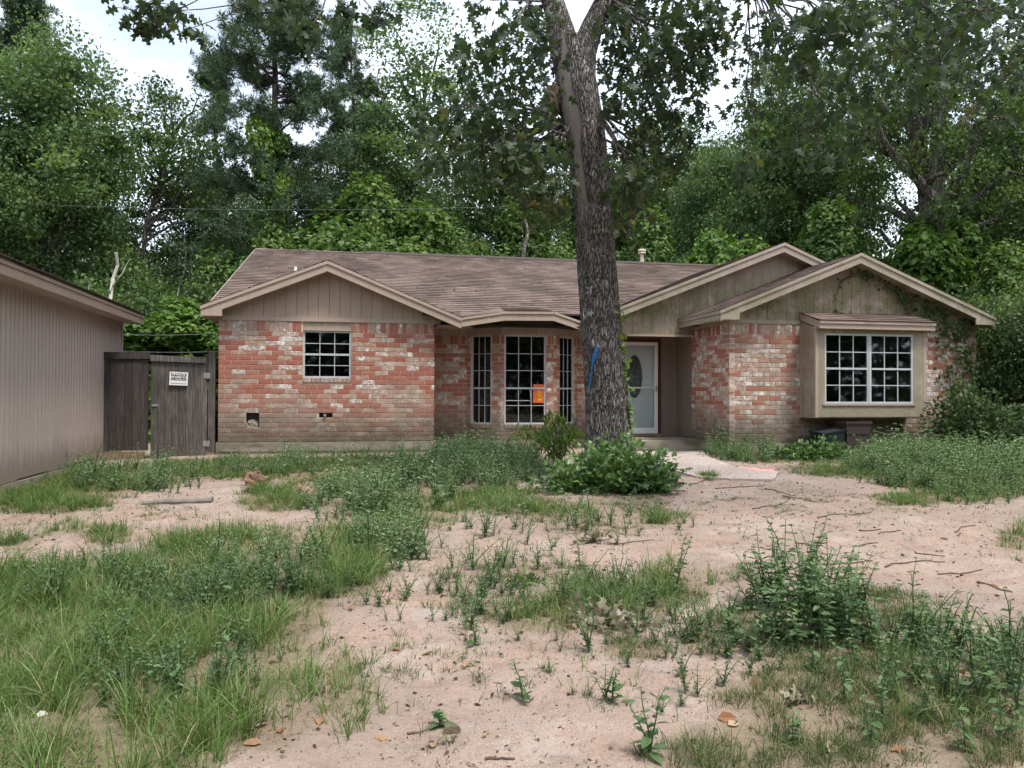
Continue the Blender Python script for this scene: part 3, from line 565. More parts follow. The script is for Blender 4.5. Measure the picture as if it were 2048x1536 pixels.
# bay fascia, header, roof and soffit
A, B, C, D = (4.615, -.3, 2.885), (5.585, -.1, 3.057), (6.61, -.1, 3.075), (7.33, .2, 2.905)
rfb = MB()
up = lambda p, z: (p[0], p[1], p[2] + z)
Bp, Cp = (5.62, .72, mz(.72) - .005), (6.55, .72, mz(.72) - .005)
rfb.add([up(A, .205), up(B, .19), Bp], [(0, 1, 2)]); rfb.add([up(B, .19), up(C, .19), Cp, Bp], [(0, 1, 2, 3)]); rfb.add([up(C, .19), up(D, .19), Cp], [(0, 1, 2)]); rfb.add([up(A, .205), Bp, (4.75, .5, mz(.5))], [(0, 1, 2)]); bayroof = rfb.build('bay_roof', M['shingles'], house)
shingle_plane((5.60, -.115, 3.262), (1, 0, 0), (0, .83, .152), 1.0, .84, bayroof)
for (p, q) in ((A, B), (B, C), (C, D)):
    d = np.array([q[0] - p[0], q[1] - p[1]]); d /= np.linalg.norm(d); n = np.array([d[1], -d[0], 0])
    def pr(z0, z1, o, th, nm):
        ex = .0
        MB().prism([np.array(up(p, z0)) + n * o, np.array(up(q, z0)) + n * o, np.array(up(q, z1)) + n * o, np.array(up(p, z1)) + n * o], -n * th, .1).build(nm, M['trim_paint'], bayroof)
    pr(0, .135, 0, .03, 'fascia'); pr(.136, .185, .022, .05, 'moulding')
mb = MB(); wp = [(4.2, 1.0), (4.96, 1.0), (5.614, .55), (6.779, .55), (7.433, 1.0), (8.1, 1.0)]
mb.add([up(A, .03), up(B, .03), (wp[2][0], wp[2][1], 3.10), (wp[1][0], wp[1][1], 2.95), (4.2, 1.0, 2.93), (4.2, -.1, 2.93)], [(0, 1, 2, 3, 4, 5)]); mb.add([up(B, .03), up(C, .03), (wp[3][0], wp[3][1], 3.10), (wp[2][0], wp[2][1], 3.10)], [(0, 1, 2, 3)]); mb.add([up(C, .03), up(D, .03), (8.1, .2, 2.93), (8.1, 1.0, 2.93), (wp[4][0], wp[4][1], 2.95), (wp[3][0], wp[3][1], 3.10)], [(0, 1, 2, 3, 4, 5)])
mb.build('soffit', M['tan_paint'], bayroof)
hb = empty('bay_header', (0, 0, 0), 0, house)
for (p, q) in zip(wp[:-1], wp[1:]):
    p, q = np.array(p), np.array(q); L = np.linalg.norm(q - p); d = (q - p) / L; n = np.array([d[1], -d[0]]); k = max(2, round(L / .21))
    for i in range(k):
        a, b = p + d * (L * i / k + .003) + n * .006, p + d * (L * (i + 1) / k - .003) + n * .006
        MB().prism([(*a, Zr - .006), (*b, Zr - .006), (*b, 3.16), (*a, 3.16)], (-n[0] * .04, -n[1] * .04, 0), random.random()).build('siding_board', M['tan_paint'], hb)
# porch: header soffit, walls, door, floor
mb = MB(); mb.box((7.75, .03, 2.80), (UR, .1, 2.845), .3); mb.box((8.15, .17, 2.86), (UR, 1.0, 2.875), .5); mb.build('porch_ceiling', M['tan_paint'], house)
pw = empty('porch_wall', (0, 0, 0), 0, house)
for i, (a, b) in enumerate([(9.415, 9.61), (9.61, UR)]): MB().box((a + .002, 1.0, .60), (b - .003, 1.03, 2.86), .8).build('siding_board', M['porch_paint_shaded'], pw)
for i, (a, b) in enumerate([(.21, .47), (.47, .73), (.73, 1.0)]): MB().box((UR - .002, a + .002, .60), (UR + .03, b - .003, 2.86), .8).build('siding_board', M['porch_paint_shaded'], pw)
MB().box((8.15, .97, .58), (8.205, 1.12, 2.87), .8).build('siding_board', M['porch_paint_shaded'], pw)
MB().box((8.15, 1.0, 2.835), (UR, 1.05, 2.875), .6).build('head_board', M['porch_paint_shaded'], pw)
door = empty('door', (8.27, 1.0, .665), 0, house); DW, DH = 1.066, 2.075
mb = MB(); mb.box((-.075, -.02, -.03), (-.001, .10, DH + .095)); mb.box((DW + .001, -.02, -.03), (DW + .075, .10, DH + .095)); mb.box((0, -.02, DH + .012), (DW, .10, DH + .095)); mb.build('door_casing', M['maroon'], door)
mb = MB(); mb.box((0, -.012, 0), (.085, .025, DH)); mb.box((DW - .085, -.012, 0), (DW, .025, DH)); mb.box((.085, -.010, 0), (DW - .085, .025, .13)); mb.box((.085, -.010, DH - .085), (DW - .085, .025, DH)); mb.box((.085, -.006, 1.02), (DW - .085, .02, 1.055)); mb.build('storm_door_frame', M['storm_white'], door)
MB().box((.085, .008, .13), (DW - .085, .011, 1.02)).build('pane', M['clear_glass'], door); MB().box((.085, .008, 1.055), (DW - .085, .011, DH - .085)).build('pane', M['clear_glass'], door)
MB().box((.03, .07, .02), (DW - .03, .11, DH - .02)).build('door_leaf', M['door_white'], door)
an = np.linspace(0, 2 * math.pi, 41)[:-1]; cx, cz, ra, rb = DW / 2, 1.29, .185, .49
mb = MB(); ring = lambda k, y: np.stack([cx + (ra + k) * np.cos(an), np.full(40, y), cz + (rb + k) * np.sin(an)], 1)
V = np.vstack([ring(.06, .069), ring(.045, .052), ring(.012, .052), ring(0, .066)]); F = [(q * 40 + i, q * 40 + (i + 1) % 40, (q + 1) * 40 + (i + 1) % 40, (q + 1) * 40 + i) for q in range(3) for i in range(40)]
mb.add(V, F, .2); mb.build('oval_frame', M['door_white'], door); mb = MB(); mb.add(ring(0, .064), [list(range(40))]); mb.build('oval_pane', M['leaded'], door)
mb = MB()
for q in range(5): t = np.linspace(0, 1, 12); mb.tube(np.stack([cx + .12 * np.sin(t * 5 + q) * (1 - q * .1), np.full(12, .061), cz - .15 + .2 * t + .05 * np.cos(t * 7 + q)], 1), .004, 5)
mb.build('leaded_scroll', M['galvanised'], door)
mb = MB(); 
for x0, x1 in ((.16, .50), (.57, .91)):
    for (z0, z1) in ((.2, .62),): mb.box((x0, .062, z0), (x1, .072, z0 + .02)); mb.box((x0, .062, z1 - .02), (x1, .072, z1)); mb.box((x0, .062, z0 + .02), (x0 + .02, .072, z1 - .02)); mb.box((x1 - .02, .062, z0 + .02), (x1, .072, z1 - .02))
mb.build('raised_panel', M['door_white'], door); MB().box((DW - .055, -.04, .95), (DW - .02, -.012, 1.08)).build('handle', M['galvanised'], door)
MB().box((8.2, .93, .60), (9.41, 1.1, .662)).build('threshold', M['brown_wood'], house)
MB().box((7.7, -.55, .0), (UR - .021, .98, .592)).build('porch_step', M['slab'], house)
# pipes in the two wall holes
mb = MB(); mb.box((.50, .09, .87), (.77, .11, 1.18)); mb.box((1.87, .09, 1.06), (2.16, .11, 1.17)); mb.build('hole_backing', M['room_dark'], house)
mb = MB(); V, F3, F4 = ico(1, 14, 8); V = V * np.array([.11, .045, .11]) + np.array([.62, .075, .93]) + rng.normal(0, .008, V.shape); mb.add(V, F3, .3); mb.add(V, F4, .3); mb.build('pipe_wrap', M['slab'], house)
mb = MB(); mb.tube([(2.0, .09, 1.11), (2.0, -.01, 1.10), (2.0, -.05, 1.085)], .017, 10); mb.tube([(1.975, -.03, 1.125), (2.03, -.03, 1.125)], .006, 6); mb.build('spigot', M['galvanised'], house)
# ------------------------------------------------------------------ garage on the left
GT = R(13); gar = tag(empty('garage', (-8.07, 15.9, 0), GT), 'tan garage with vertical grooved siding at the left edge', 'garage')
wall = MB().box((-.08, -9.0, .30), (-.016, 0, 3.05)).build('wall', M['dark_gap'], gar)
y = -9.0
while y < -.07:
    k = min(y + .147, -.06); lo = .325 + (.02 if int((y + 9) / 1.2) % 2 else 0)
    MB().box((-.015, y + .009, lo), (0, k - .008, 3.03), random.random()).build('siding_board', M['garage_paint'], wall); y += .147
MB().box((-.02, -.06, .31), (.018, .02, 3.03), .1).build('corner_board', M['garage_paint'], gar)
mb = MB(); mb.box((-7, -9, .3), (-6.9, 0, 3.05)); mb.box((-6.9, -.1, .3), (-.08, 0, 3.05)); mb.box((-6.9, -9, .3), (-.08, -8.9, 3.05)); mb.build('rear_walls', M['garage_paint'], gar)
MB().box((-7, -9.05, -.1), (.02, .03, .312)).build('foundation_slab', M['slab'], gar)
MB().box((0.001, -9.3, 3.0), (.35, .06, 3.015), .3).build('eave_soffit', M['garage_paint'], gar)
mb = MB(); mb.box((.35, -9.3, 2.975), (.378, .06, 3.10), .1); mb.build('eave_fascia', M['trim_paint'], gar); MB().box((.352, -9.3, 3.101), (.40, .065, 3.155), .1).build('eave_moulding', M['trim_paint'], gar)
gr = MB().prism([(.42, -9.32, 3.156), (.42, .09, 3.156), (-3.5, .09, 4.33), (-3.5, -9.32, 4.33)], (0, 0, .02)).prism([(-3.5, -9.32, 4.33), (-3.5, .09, 4.33), (-7.4, .09, 3.156), (-7.4, -9.32, 3.156)], (0, 0, .02)).build('roof', M['roof_edge'], gar)
shingle_plane((.44, -9.32, 3.177), (0, 1, 0), (-1, 0, .3), 9.41, 4.1, gr, .28, .6)
MB().prism([(-7, -.05, 3.0), (0, -.05, 3.0), (-3.5, -.05, 4.28)], (0, .05, 0), .3).build('gable_end', M['garage_paint'], gar)
MB().prism([(.40, .06, 2.99), (-3.5, .06, 4.16), (-3.5, .06, 4.32), (.40, .06, 3.15)], (0, .03, 0), .1).build('rake_board', M['trim_paint'], gar)
# ------------------------------------------------------------------ fence panel, gate, posts, sign
def hz(u, v): p = hw(u, v); return (p[0], p[1], 0)
fp = tag(empty('fence_panel', hz(-2.18, .30), TH - R(4)), 'dark weathered board fence panel between garage and gate', 'fence')
for i in range(6): a = .145 * i; MB().box((a + .003, random.uniform(0, .006), .44), (a + .141, .022, 2.27 + random.uniform(-.01, .01)), random.random()).build('board', M['dark_wood'], fp)
MB().box((-.02, -.03, 2.20), (.90, -.001, 2.325), .3).build('top_rail', M['dark_wood'], fp); MB().box((.0, .023, .9), (.87, .06, 1.0), .3).build('back_rail', M['dark_wood'], fp)
MB().box((-.05, -.028, .22), (.82, .0, .425), .2).build('kick_board', M['brown_wood'], fp); MB().box((-.07, .02, .1), (-.002, .09, 2.25), .5).build('post', M['dark_wood'], fp)
gt = tag(empty('wooden_gate', hz(-1.235, .10), TH - R(1.5)), 'weathered grey board gate standing beside the brick wall', 'gate')
for i in range(8): a = .1275 * i; lo = .21 + .008 * i; MB().box((a + .002, random.uniform(0, .009), lo + random.uniform(-.02, .02)), (a + .124, .026, 2.26 - .002 * i), random.random()).build('board', M['grey_wood'], gt)
MB().prism([(-.004, -.034, 2.155), (1.0, -.034, 2.125), (1.0, -.034, 2.225), (-.004, -.034, 2.275)], (0, .033, 0), .1).build('top_rail', M['grey_wood'], gt); MB().box((.0, .028, .7), (1.0, .065, .8), .3).build('back_rail', M['grey_wood'], gt)
MB().box((.02, -.012, 1.29), (.13, -.001, 1.335), .1).build('latch_bar', M['galvanised'], gt)
for z in (1.83, .52): 
    mb = MB(); mb.box((.955, -.006, z), (1.02, -.001, z + .11)); mb.box((1.03, -.012, z), (1.075, -.006, z + .11)); mb.tube([(1.025, -.012, z), (1.025, -.012, z + .11)], .012, 8)
    for q in (.02, .055, .09): mb.box((.975, -.009, z + q - .006), (.987, -.0055, z + q + .006)); mb.box((1.05, -.015, z + q - .006), (1.062, -.0115, z + q + .006))
    mb.build('hinge', M['galvanised'], gt)
gp_ = tag(empty('gate_post', hz(-.20, .09), TH), 'thick grey timber post between gate and brick corner', 'post')
MB().box((0, 0, .1), (.125, .09, 2.34), .7).build('post_timber', M['grey_wood'], gp_); MB().box((-.03, -.03, .18), (.17, -.001, .40), .1).build('kick_board', M['brown_wood'], gp_)
sg = tag(empty('warning_sign', hz(-1.235 + .335, .05), TH - R(1.5)), 'small black and white private property sign on the gate', 'sign'); sg.location.z = 1.70; sg.rotation_euler = (0, R(2.5), TH - R(1.5))
g = G('sign_white', .4, .5); g.col((.72, .72, .71)); M['sw'] = g.m; g = G('sign_black', .5, .4); g.col((.015, .015, .015)); M['sb'] = g.m
SW_, SH_ = .335, .255
MB().box((0, 0, 0), (SW_, .004, SH_)).build('plate', M['sw'], sg); mb = MB(); mb.box((.03, -.0015, .15), (SW_ - .03, -.0005, SH_ - .022)); mb.box((.03, -.0015, .095), (SW_ - .03, -.0005, .148)); mb.build('black_field', M['sb'], sg)
mb = MB(); mb.box((.025, -.0015, .03), (SW_ - .025, -.0005, .038)); mb.build('border_line', M['sb'], sg)
def text(s_, x, z, size, mat_, par, w_, off=.0015):
    c = bpy.data.curves.new('lettering', 'FONT'); c.body = s_; c.size = size; c.align_x = 'CENTER'; c.offset = off; c.extrude = .0004
    c.materials.append(mat_); t = bpy.data.objects.new('lettering_source', c); COL.objects.link(t); bpy.context.view_layer.update()
    me = bpy.data.meshes.new_from_object(t.evaluated_get(bpy.context.evaluated_depsgraph_get())); bpy.data.objects.remove(t); bpy.data.curves.remove(c)
    o = link('lettering', me, par, (x, -.003, z)); o.rotation_euler = (R(90), 0, 0); xs_ = [q.co.x for q in me.vertices]; o.scale.x = w_ / max(.001, max(xs_) - min(xs_)); return o
text('PRIVATE', SW_ / 2, .187, .058, M['sw'], sg, .235, .0022); text('PROPERTY', SW_ / 2, .133, .058, M['sw'], sg, .275, .0022); text('NO TRESPASSING', SW_ / 2, .104, .026, M['sw'], sg, .25, .0006)
# wires
def wire(name, pts, rad, label, cat='wire'):
    P = np.array(pts); t = np.linspace(0, 1, 24)[:, None]; Q = P[0] * (1 - t) + P[1] * t; Q[:, 2] -= (4 * t * (1 - t))[:, 0] * .01 * np.linalg.norm(P[1] - P[0])
    return tag(MB().tube(Q, rad, 5).build(name, M['wire'], None), label, cat)
plain('wire', (.10, .11, .11), .5, .5); plain('wire_dark', (.02, .02, .02), .6)
wire('wire', [at(240, 669, 16.6), at(437, 667, 15.9)], .008, 'upper grey wire strung from garage to brick house'); wire('wire', [at(240, 702, 16.4), at(437, 703, 15.7)], .008, 'lower dark wire just above the fence gate')
wire('overhead_cable', [at(60, 408, 22.5), at(1010, 413, 23.5)], .006, 'thin overhead cable crossing in front of the woods', 'cable')
# orange notice on the bay window
p = hw(6.335, .598, 0); nt_ = tag(empty('notice', (p[0], p[1], 1.36), TH), 'orange paper notice taped inside the broken bay window', 'notice')
g = G('orange_paper', .7, .3); g.col(g.mix(g.noise(g.obj(), 9, 4), (.62, .10, .03), (.75, .17, .05))); M['op'] = g.m; g = G('yellow_paint', .6); g.col((.75, .42, .02)); M['yp'] = g.m
MB().prism([(0, 0, .0), (.245, .004, -.002), (.245, 0, .39), (.23, -.003, .40), (.005, 0, .402)], (0, .002, 0)).build('sheet', M['op'], nt_)
mb = MB()
for x, z, a, b in ((.10, .22, .10, .025), (.12, .17, .07, .022), (.16, .13, .025, .11), (.11, .12, .06, .02), (.10, .065, .1, .03), (.12, .04, .05, .03), (.10, .15, .022, .06)): mb.box((x, -.004, z), (x + a, -.0015, z + b))
mb.build('yellow_lettering', M['yp'], nt_); mb = MB()
for x, z in ((.12, .20), (.16, .19), (.13, .145), (.175, .16), (.12, .10), (.16, .09)): mb.box((x, -.0055, z), (x + .014, -.0045, z + .016))
mb.build('dark_mark', M['sb'], nt_)
# walkway of exposed aggregate
g = G('aggregate', .95, .15); P = g.pos(); vn = g.n('TexVoronoi', {'Vector': P, 'Scale': 55.0}); c = g.ramp(vn.outputs['Color'], (0, (.18, .13, .105)), (.5, (.36, .29, .25)), (1, (.5, .44, .40)))
g.col(g.mix(g.ramp(g.noise(P, 2, 4), (.4, 0.0), (.7, .5)), c, (.45, .39, .345))); g.bump(vn.outputs['Distance'], .5, .01); M['aggregate'] = g.m
Lp = [hw(8.0, -.56), ground_at(1305, 925), ground_at(1330, 938), ground_at(1390, 956), ground_at(1470, 961), ground_at(1545, 963)]
Rp = [hw(9.72, -.56), ground_at(1412, 915), ground_at(1440, 925), ground_at(1468, 936), ground_at(1500, 943), ground_at(1560, 947)]
mb = MB(); n = len(Lp); tops = []
for a, b in zip(Lp, Rp):
    for t in (0, .33, .67, 1): q = a * (1 - t) + b * t; tops.append((q[0], q[1], float(gz(q[0], q[1])) + .03))
tops = np.array(tops); mb.add(tops, [(i * 4 + j, i * 4 + j + 1, i * 4 + 5 + j, i * 4 + 4 + j) for i in range(n - 1) for j in range(3)])
lo = tops.copy(); lo[:, 2] -= .12
edge = [i * 4 for i in range(n)] + [(n - 1) * 4 + k for k in (1, 2, 3)] + [i * 4 + 3 for i in range(n - 2, -1, -1)] + [2, 1]
E2 = np.vstack([tops[edge], lo[edge]]); m_ = len(edge); mb.add(E2, [(i, m_ + i, m_ + (i + 1) % m_, (i + 1) % m_) for i in range(m_)])
tag(mb.build('walkway', M['aggregate']), 'short curved exposed aggregate walkway leading to the porch step', 'walkway', kind='structure')
# bins under the box window
g = G('bin_black', .6, .3); g.col((.018, .024, .028)); M['binb'] = g.m; g = G('bin_brown', .6, .3); g.col((.055, .04, .038)); M['binn'] = g.m
def tapered(mb, w0, d0, w1, d1, z0, z1, r=0):
    V = [(-w0/2,-d0/2,z0),(w0/2,-d0/2,z0),(w0/2,d0/2,z0),(-w0/2,d0/2,z0),(-w1/2,-d1/2,z1),(w1/2,-d1/2,z1),(w1/2,d1/2,z1),(-w1/2,d1/2,z1)]
    mb.add(V, [(0,3,2,1),(0,1,5,4),(1,2,6,5),(2,3,7,6),(3,0,4,7)], r)
    k = .93; V2 = [(x * k, y * k, z + (.02 if i < 4 else 0)) for i, (x, y, z) in enumerate(V)]; mb.add(V2, [(0,1,2,3),(0,4,5,1),(1,5,6,2),(2,6,7,3),(3,7,4,0)], r)
    mb.add(V[4:] + V2[4:], [(0,1,5,4),(1,2,6,5),(2,3,7,6),(3,0,4,7)], r)
q = hw(12.12, -2.06); e = tag(empty('trash_bin', (q[0], q[1], .33), TH), 'tall dark brown plastic bin under the box window', 'bin')
mb = MB(); tapered(mb, .40, .40, .52, .50, 0, .68); mb.build('body', M['binn'], e); mb = MB(); tapered(mb, .555, .53, .565, .545, .66, .72); mb.build('rim', M['binn'], e); mb = MB(); tapered(mb, .505, .49, .515, .50, .46, .49); mb.build('band', M['binn'], e)
q = hw(11.66, -2.05); e = tag(empty('storage_tub', (q[0], q[1], .36), TH + R(8)), 'black plastic tub leaning beside the brown bin', 'bin'); e.rotation_euler = (R(4), R(-9), TH + R(8))
mb = MB(); tapered(mb, .36, .36, .46, .44, 0, .50); mb.build('body', M['binb'], e); mb = MB(); tapered(mb, .48, .46, .49, .47, .485, .525); mb.build('rim', M['binb'], e)
# ------------------------------------------------------------------ the oak in the yard
half = [(.10, .06), (.16, .30), (.10, .44), (.32, .30), (.42, .16), (.52, .40), (.62, .50), (.66, .28), (.72, .14), (.90, .20)]
outl = [(0, 0)] + half + [(1, 0)] + [(a, -b) for a, b in half[::-1]]
LOBED = ([(.45, 0, .03)] + [(a, b, -.22 * (a - .3) ** 2 - .25 * b * b) for a, b in outl], [(0, 1 + i, 1 + (i + 1) % len(outl)) for i in range(len(outl))])
LEAF4 = ([(0, 0, 0), (.45, .5, .07), (1, 0, -.08), (.45, -.5, .07)], [(0, 1, 2, 3)])
LEAF6 = ([(0, 0, 0), (.3, .46, .06), (.68, .36, .05), (1, 0, -.06), (.68, -.36, .05), (.3, -.46, .06), (.5, 0, 0)], [(0, 6, 1, 1), (1, 6, 2, 2), (2, 6, 3, 3)])
LEAF6 = ([(0, 0, 0), (.32, .46, .07), (.7, .33, .04), (1, 0, -.08), (.7, -.33, .04), (.32, -.46, .07)], [(0, 1, 2, 3), (0, 3, 4, 5)])
HEART = ([(.0, 0, 0), (-.12, .28, .03), (.15, .5, .05), (.6, .32, .02), (1, 0, -.1), (.6, -.32, .02), (.15, -.5, .05), (-.12, -.28, .03)], [(0, 1, 2, 3), (0, 3, 4, 4), (0, 4, 5, 5), (0, 5, 6, 7)])
HEART = (HEART[0], [(0, 1, 2, 3), (0, 3, 4, 5), (0, 5, 6, 7)])
def rdir(n, up=0.0, seed=None):
    d = rng.normal(size=(n, 3)); d[:, 2] += up; return d / np.linalg.norm(d, axis=1)[:, None]
oak = tag(empty('oak_tree', (TREE[0], TREE[1], float(gz(TREE[0], TREE[1])))), 'large leaning oak in front of the house with blue mark', 'tree')
oz = oak.location.z
def ol(p): return np.array(p) - np.array([TREE[0], TREE[1], oz])
prof = [(990, 1222, 150), (955, 1219, 112), (925, 1217, 97), (880, 1216, 89), (800, 1213.5, 84), (720, 1207.5, 80), (640, 1201.5, 77), (570, 1196, 75), (500, 1191, 74), (400, 1185, 72.5), (300, 1175, 75), (200, 1158, 80), (130, 1147, 76), (85, 1136, 70)]
py_ = np.array([p[0] for p in prof], float)[::-1]; pc_ = np.array([p[1] for p in prof], float)[::-1]; pw_ = np.array([p[2] for p in prof], float)[::-1]
NZ, NA = 330, 128; yy = np.linspace(985, 85, NZ); cc = np.interp(yy, py_, pc_); ww = np.interp(yy, py_, pw_)
k5 = np.ones(15) / 15; ccs = np.convolve(np.pad(cc, 7, mode='edge'), k5, 'valid'); wws = np.convolve(np.pad(ww, 7, mode='edge'), k5, 'valid')
cen = np.array([ol(at(x, y, TREE[1])) for x, y in zip(ccs, yy)]); rad = wws / 2 * TREE[1] / FPX
an = np.arange(NA) * 2 * math.pi / NA
A2, Z2 = np.meshgrid(an, cen[:, 2])
xx = np.cos(A2) * 3.0; x2 = np.sin(A2) * 3.0
wob = (vnoise(A2 * 4.0 + 50, Z2 * 3.0, 1.0, 4) - .5) * .5
rid = 1 - np.abs(2 * vnoise(np.where(A2 > math.pi, 2 * math.pi - A2, A2) * 7.5 + wob, Z2 * 2.4, 1.0, 2) - 1)
rid2 = 1 - np.abs(2 * vnoise(np.where(A2 > math.pi, 2 * math.pi - A2, A2) * 15 + wob * 2, Z2 * 6, 1.0, 6) - 1)
# bare scar along the upper left of the trunk
zt, zb_ = ol(at(1120, 40, TREE[1]))[2], ol(at(1170, 470, TREE[1]))[2]
fr_ = np.clip((Z2 - zb_) / .6, 0, 1); cenang = R(-90) - R(40); da = np.abs((A2 - cenang + math.pi) % (2 * math.pi) - math.pi)
scar = fr_ * np.clip((R(26) + (vnoise(Z2, A2 * 0, 2.0, 9) - .5) * R(22) - da) / R(7), 0, 1)
butt = np.clip((cen[0, 2] + .75 - Z2) / .75, 0, 1) ** 2 * .05 * np.sin(A2 * 5 + 1)
rr = rad[:, None] - .012 + (1 - scar) * (.022 * rid + .010 * rid2) + scar * .012 + butt + (vnoise(np.cos(A2) * 2, Z2 + np.sin(A2), 1.5, 5) - .5) * .025
TV = np.stack([cen[:, 0:1] + rr * np.cos(A2), cen[:, 1:2] + rr * np.sin(A2), Z2], -1).reshape(-1, 3)
i_, j_ = np.meshgrid(np.arange(NZ - 1) * NA, np.arange(NA), indexing='ij'); j2 = (j_ + 1) % NA
mb = MB(); mb.add(TV, np.stack([i_ + j_, i_ + j2, i_ + NA + j2, i_ + NA + j_], -1).reshape(-1, 4), .5)
trunk = mb.build('trunk', M['oak_bark'], oak, smooth=True); sa = trunk.data.attributes.new('scar', 'FLOAT', 'POINT'); sa.data.foreach_set('value', scar.ravel().astype(np.float32))
def wob_path(p0, p1, n=10, amp=.12):
    t = np.linspace(0, 1, n)[:, None]; P = p0 * (1 - t) + p1 * t; L = np.linalg.norm(p1 - p0)
    w_ = np.cumsum(rng.normal(0, 1, (n, 3)), 0); w_ -= t * w_[-1] + (1 - t) * w_[0]; return P + w_ * amp * L / n
T0 = TREE[1]
mb = MB()
def stem(pts, rads): 
    P = np.array([ol(p) for p in pts]); t = np.linspace(0, len(P) - 1, 8 * len(P)); Q = np.stack([np.interp(t, range(len(P)), P[:, k]) for k in range(3)], 1)
    mb.tube(Q, np.interp(t, range(len(P)), rads), 20, .5)
F0 = at(1140, 118, T0)
stem([at(1150, 170, T0), at(1128, 90, T0), at(1117, 40, T0), at(1104, 0, T0), at(1085, -90, T0 - .3), at(1040, -260, T0 - .8)], np.array([70, 62, 48, 44, 38, 20]) / 2 * T0 / FPX)
stem([at(1158, 175, T0), at(1166, 105, T0), at(1184, 55, T0), at(1212, 0, T0), at(1260, -90, T0 - .2), at(1340, -220, T0 - .8)], np.array([66, 54, 45, 43, 38, 20]) / 2 * T0 / FPX)
limbs = mb.build('limbs', M['oak_bark'], oak, smooth=True)
mb = MB(); V, F3, F4 = ico(1, 18, 12); d = 1 + .45 * (rng.random(len(V)) - .5); c0 = ol(at(1106, 200, T0 - .05)); V = V * d[:, None] * np.array([.14, .13, .23]) + c0; mb.add(V, F3, .9); mb.add(V, F4, .9); mb.build('burl', M['stem_brown'], oak)
CL = [(940,170,70),(900,290,60),(965,250,90),(1040,180,80),(1000,90,70),(1080,60,60),(1060,300,70),(1090,385,55),(880,330,50),(1115,420,38),(835,235,28),(1050,20,60),(1010,350,60),(960,330,60),(905,215,50),(1075,130,70),(930,110,50),(985,200,70),(1020,260,70),(1075,340,60),(1005,300,60),
 (1260,60,70),(1330,40,90),(1260,185,52),(1245,100,44),(1110,285,28),(1082,235,34),(1228,130,38),(1235,205,34),(1220,45,38),(1290,150,60),(1335,150,80),(1290,240,60),(1350,230,70),(1280,330,60),(1340,320,55),(1270,410,45),(1245,445,28),(1400,120,60),(1390,20,80),(1310,90,70),(1365,90,70),(1250,10,60),(1240,300,40),(1300,280,60),(1255,360,45),
 (1420,40,70),(1520,90,80),(1560,160,80),(1600,60,90),(1640,240,60),(1700,130,90),(1500,220,45),(1560,290,50),(1490,340,40),(1650,300,40),(1725,270,35),(1620,160,80),(1560,30,80),(1660,40,80),
 (1800,60,100),(1900,40,110),(2000,60,100),(1965,170,55),(2030,150,60),(2005,235,35),(1755,190,60),(1880,130,60),(1720,30,80),(1840,20,90),(1960,20,90),(2040,40,70),
 (265,22,28),(340,22,38),(378,58,34),(300,46,16),(560,18,46),(605,52,26),(770,18,26),(745,30,16),(950,12,22),(620,10,40),(690,8,26),(310,5,40)]
mb = MB(); tw = MB(); crown_c = []
for (x, y, r_) in CL:
    Y = T0 + rng.uniform(-2.2, .8) + (.0 if abs(x - 1180) < 420 else -1.4); c = at(x, y, Y); rm = r_ * Y / FPX; n = int(10 + 115 * (r_ / 80.) ** 2)
    if x > 1480: n = int(n * .55)
    p = c + rng.normal(0, .5, (n, 3)) * rm * np.array([1, 1.5, .8]); p[:, 2] -= .25 * rm * rng.random(n)
    D = rdir(n); D[:, 2] = -np.abs(D[:, 2]) - .25; Nn = rdir(n, .8)
    L = rng.uniform(.10, .185, n); lowf = np.clip((y - 230) / 200, 0, 1)
    rn = np.clip(rng.beta(1.5, 3.4, n) * .75 + lowf * rng.random(n) * .55, 0, 1)
    mb.leaves(ol(p), D, Nn, L, L * rng.uniform(.75, 1.05, n), LOBED, rn); crown_c.append((c, rm, p))
    for q in p[:: max(1, n // 7)]: tw.tube(wob_path(ol(c), ol(q), 4, .15), np.linspace(.007, .003, 4), 4, .5, cap=False)
# branches carrying the leaf sprays
SL, SR = ol(at(1104, 0, T0)), ol(at(1212, 0, T0)); base_pts = [ol(at(1128, 250, T0)), SL, SR, ol(at(1260, -90, T0 - .2)), ol(at(1085, -90, T0 - .3)), ol(at(1200, 230, T0)), ol(at(1150, 300, T0))]
hubs = {}
for (c, rm, p), (x, y, r_) in zip(crown_c, CL):
    lc = ol(c)
    if x < 800: b = ol(at(1060, -160, T0 - .6)); mid_ = [ol(at(700, -120, T0 - 1.8))]
    elif x < 1150: b = base_pts[0] if y > 120 else base_pts[1]; mid_ = []
    elif x < 1420: b = base_pts[5] if y > 180 else base_pts[2]; mid_ = []
    else: b = ol(at(1300, -150, T0 - .4)); mid_ = [ol(at(min(1500, x), -70, T0 - 1.2))]
    P = np.vstack([wob_path(a_, b_, 7, .25) for a_, b_ in zip([b] + mid_, mid_ + [lc])]); tw.tube(P, np.linspace(.03 if rm > .3 else .018, .006, len(P)), 5, .5)
mb.build('crown', M['leaf_oak'], oak); tw.build('branches', M['oak_bark'], oak)
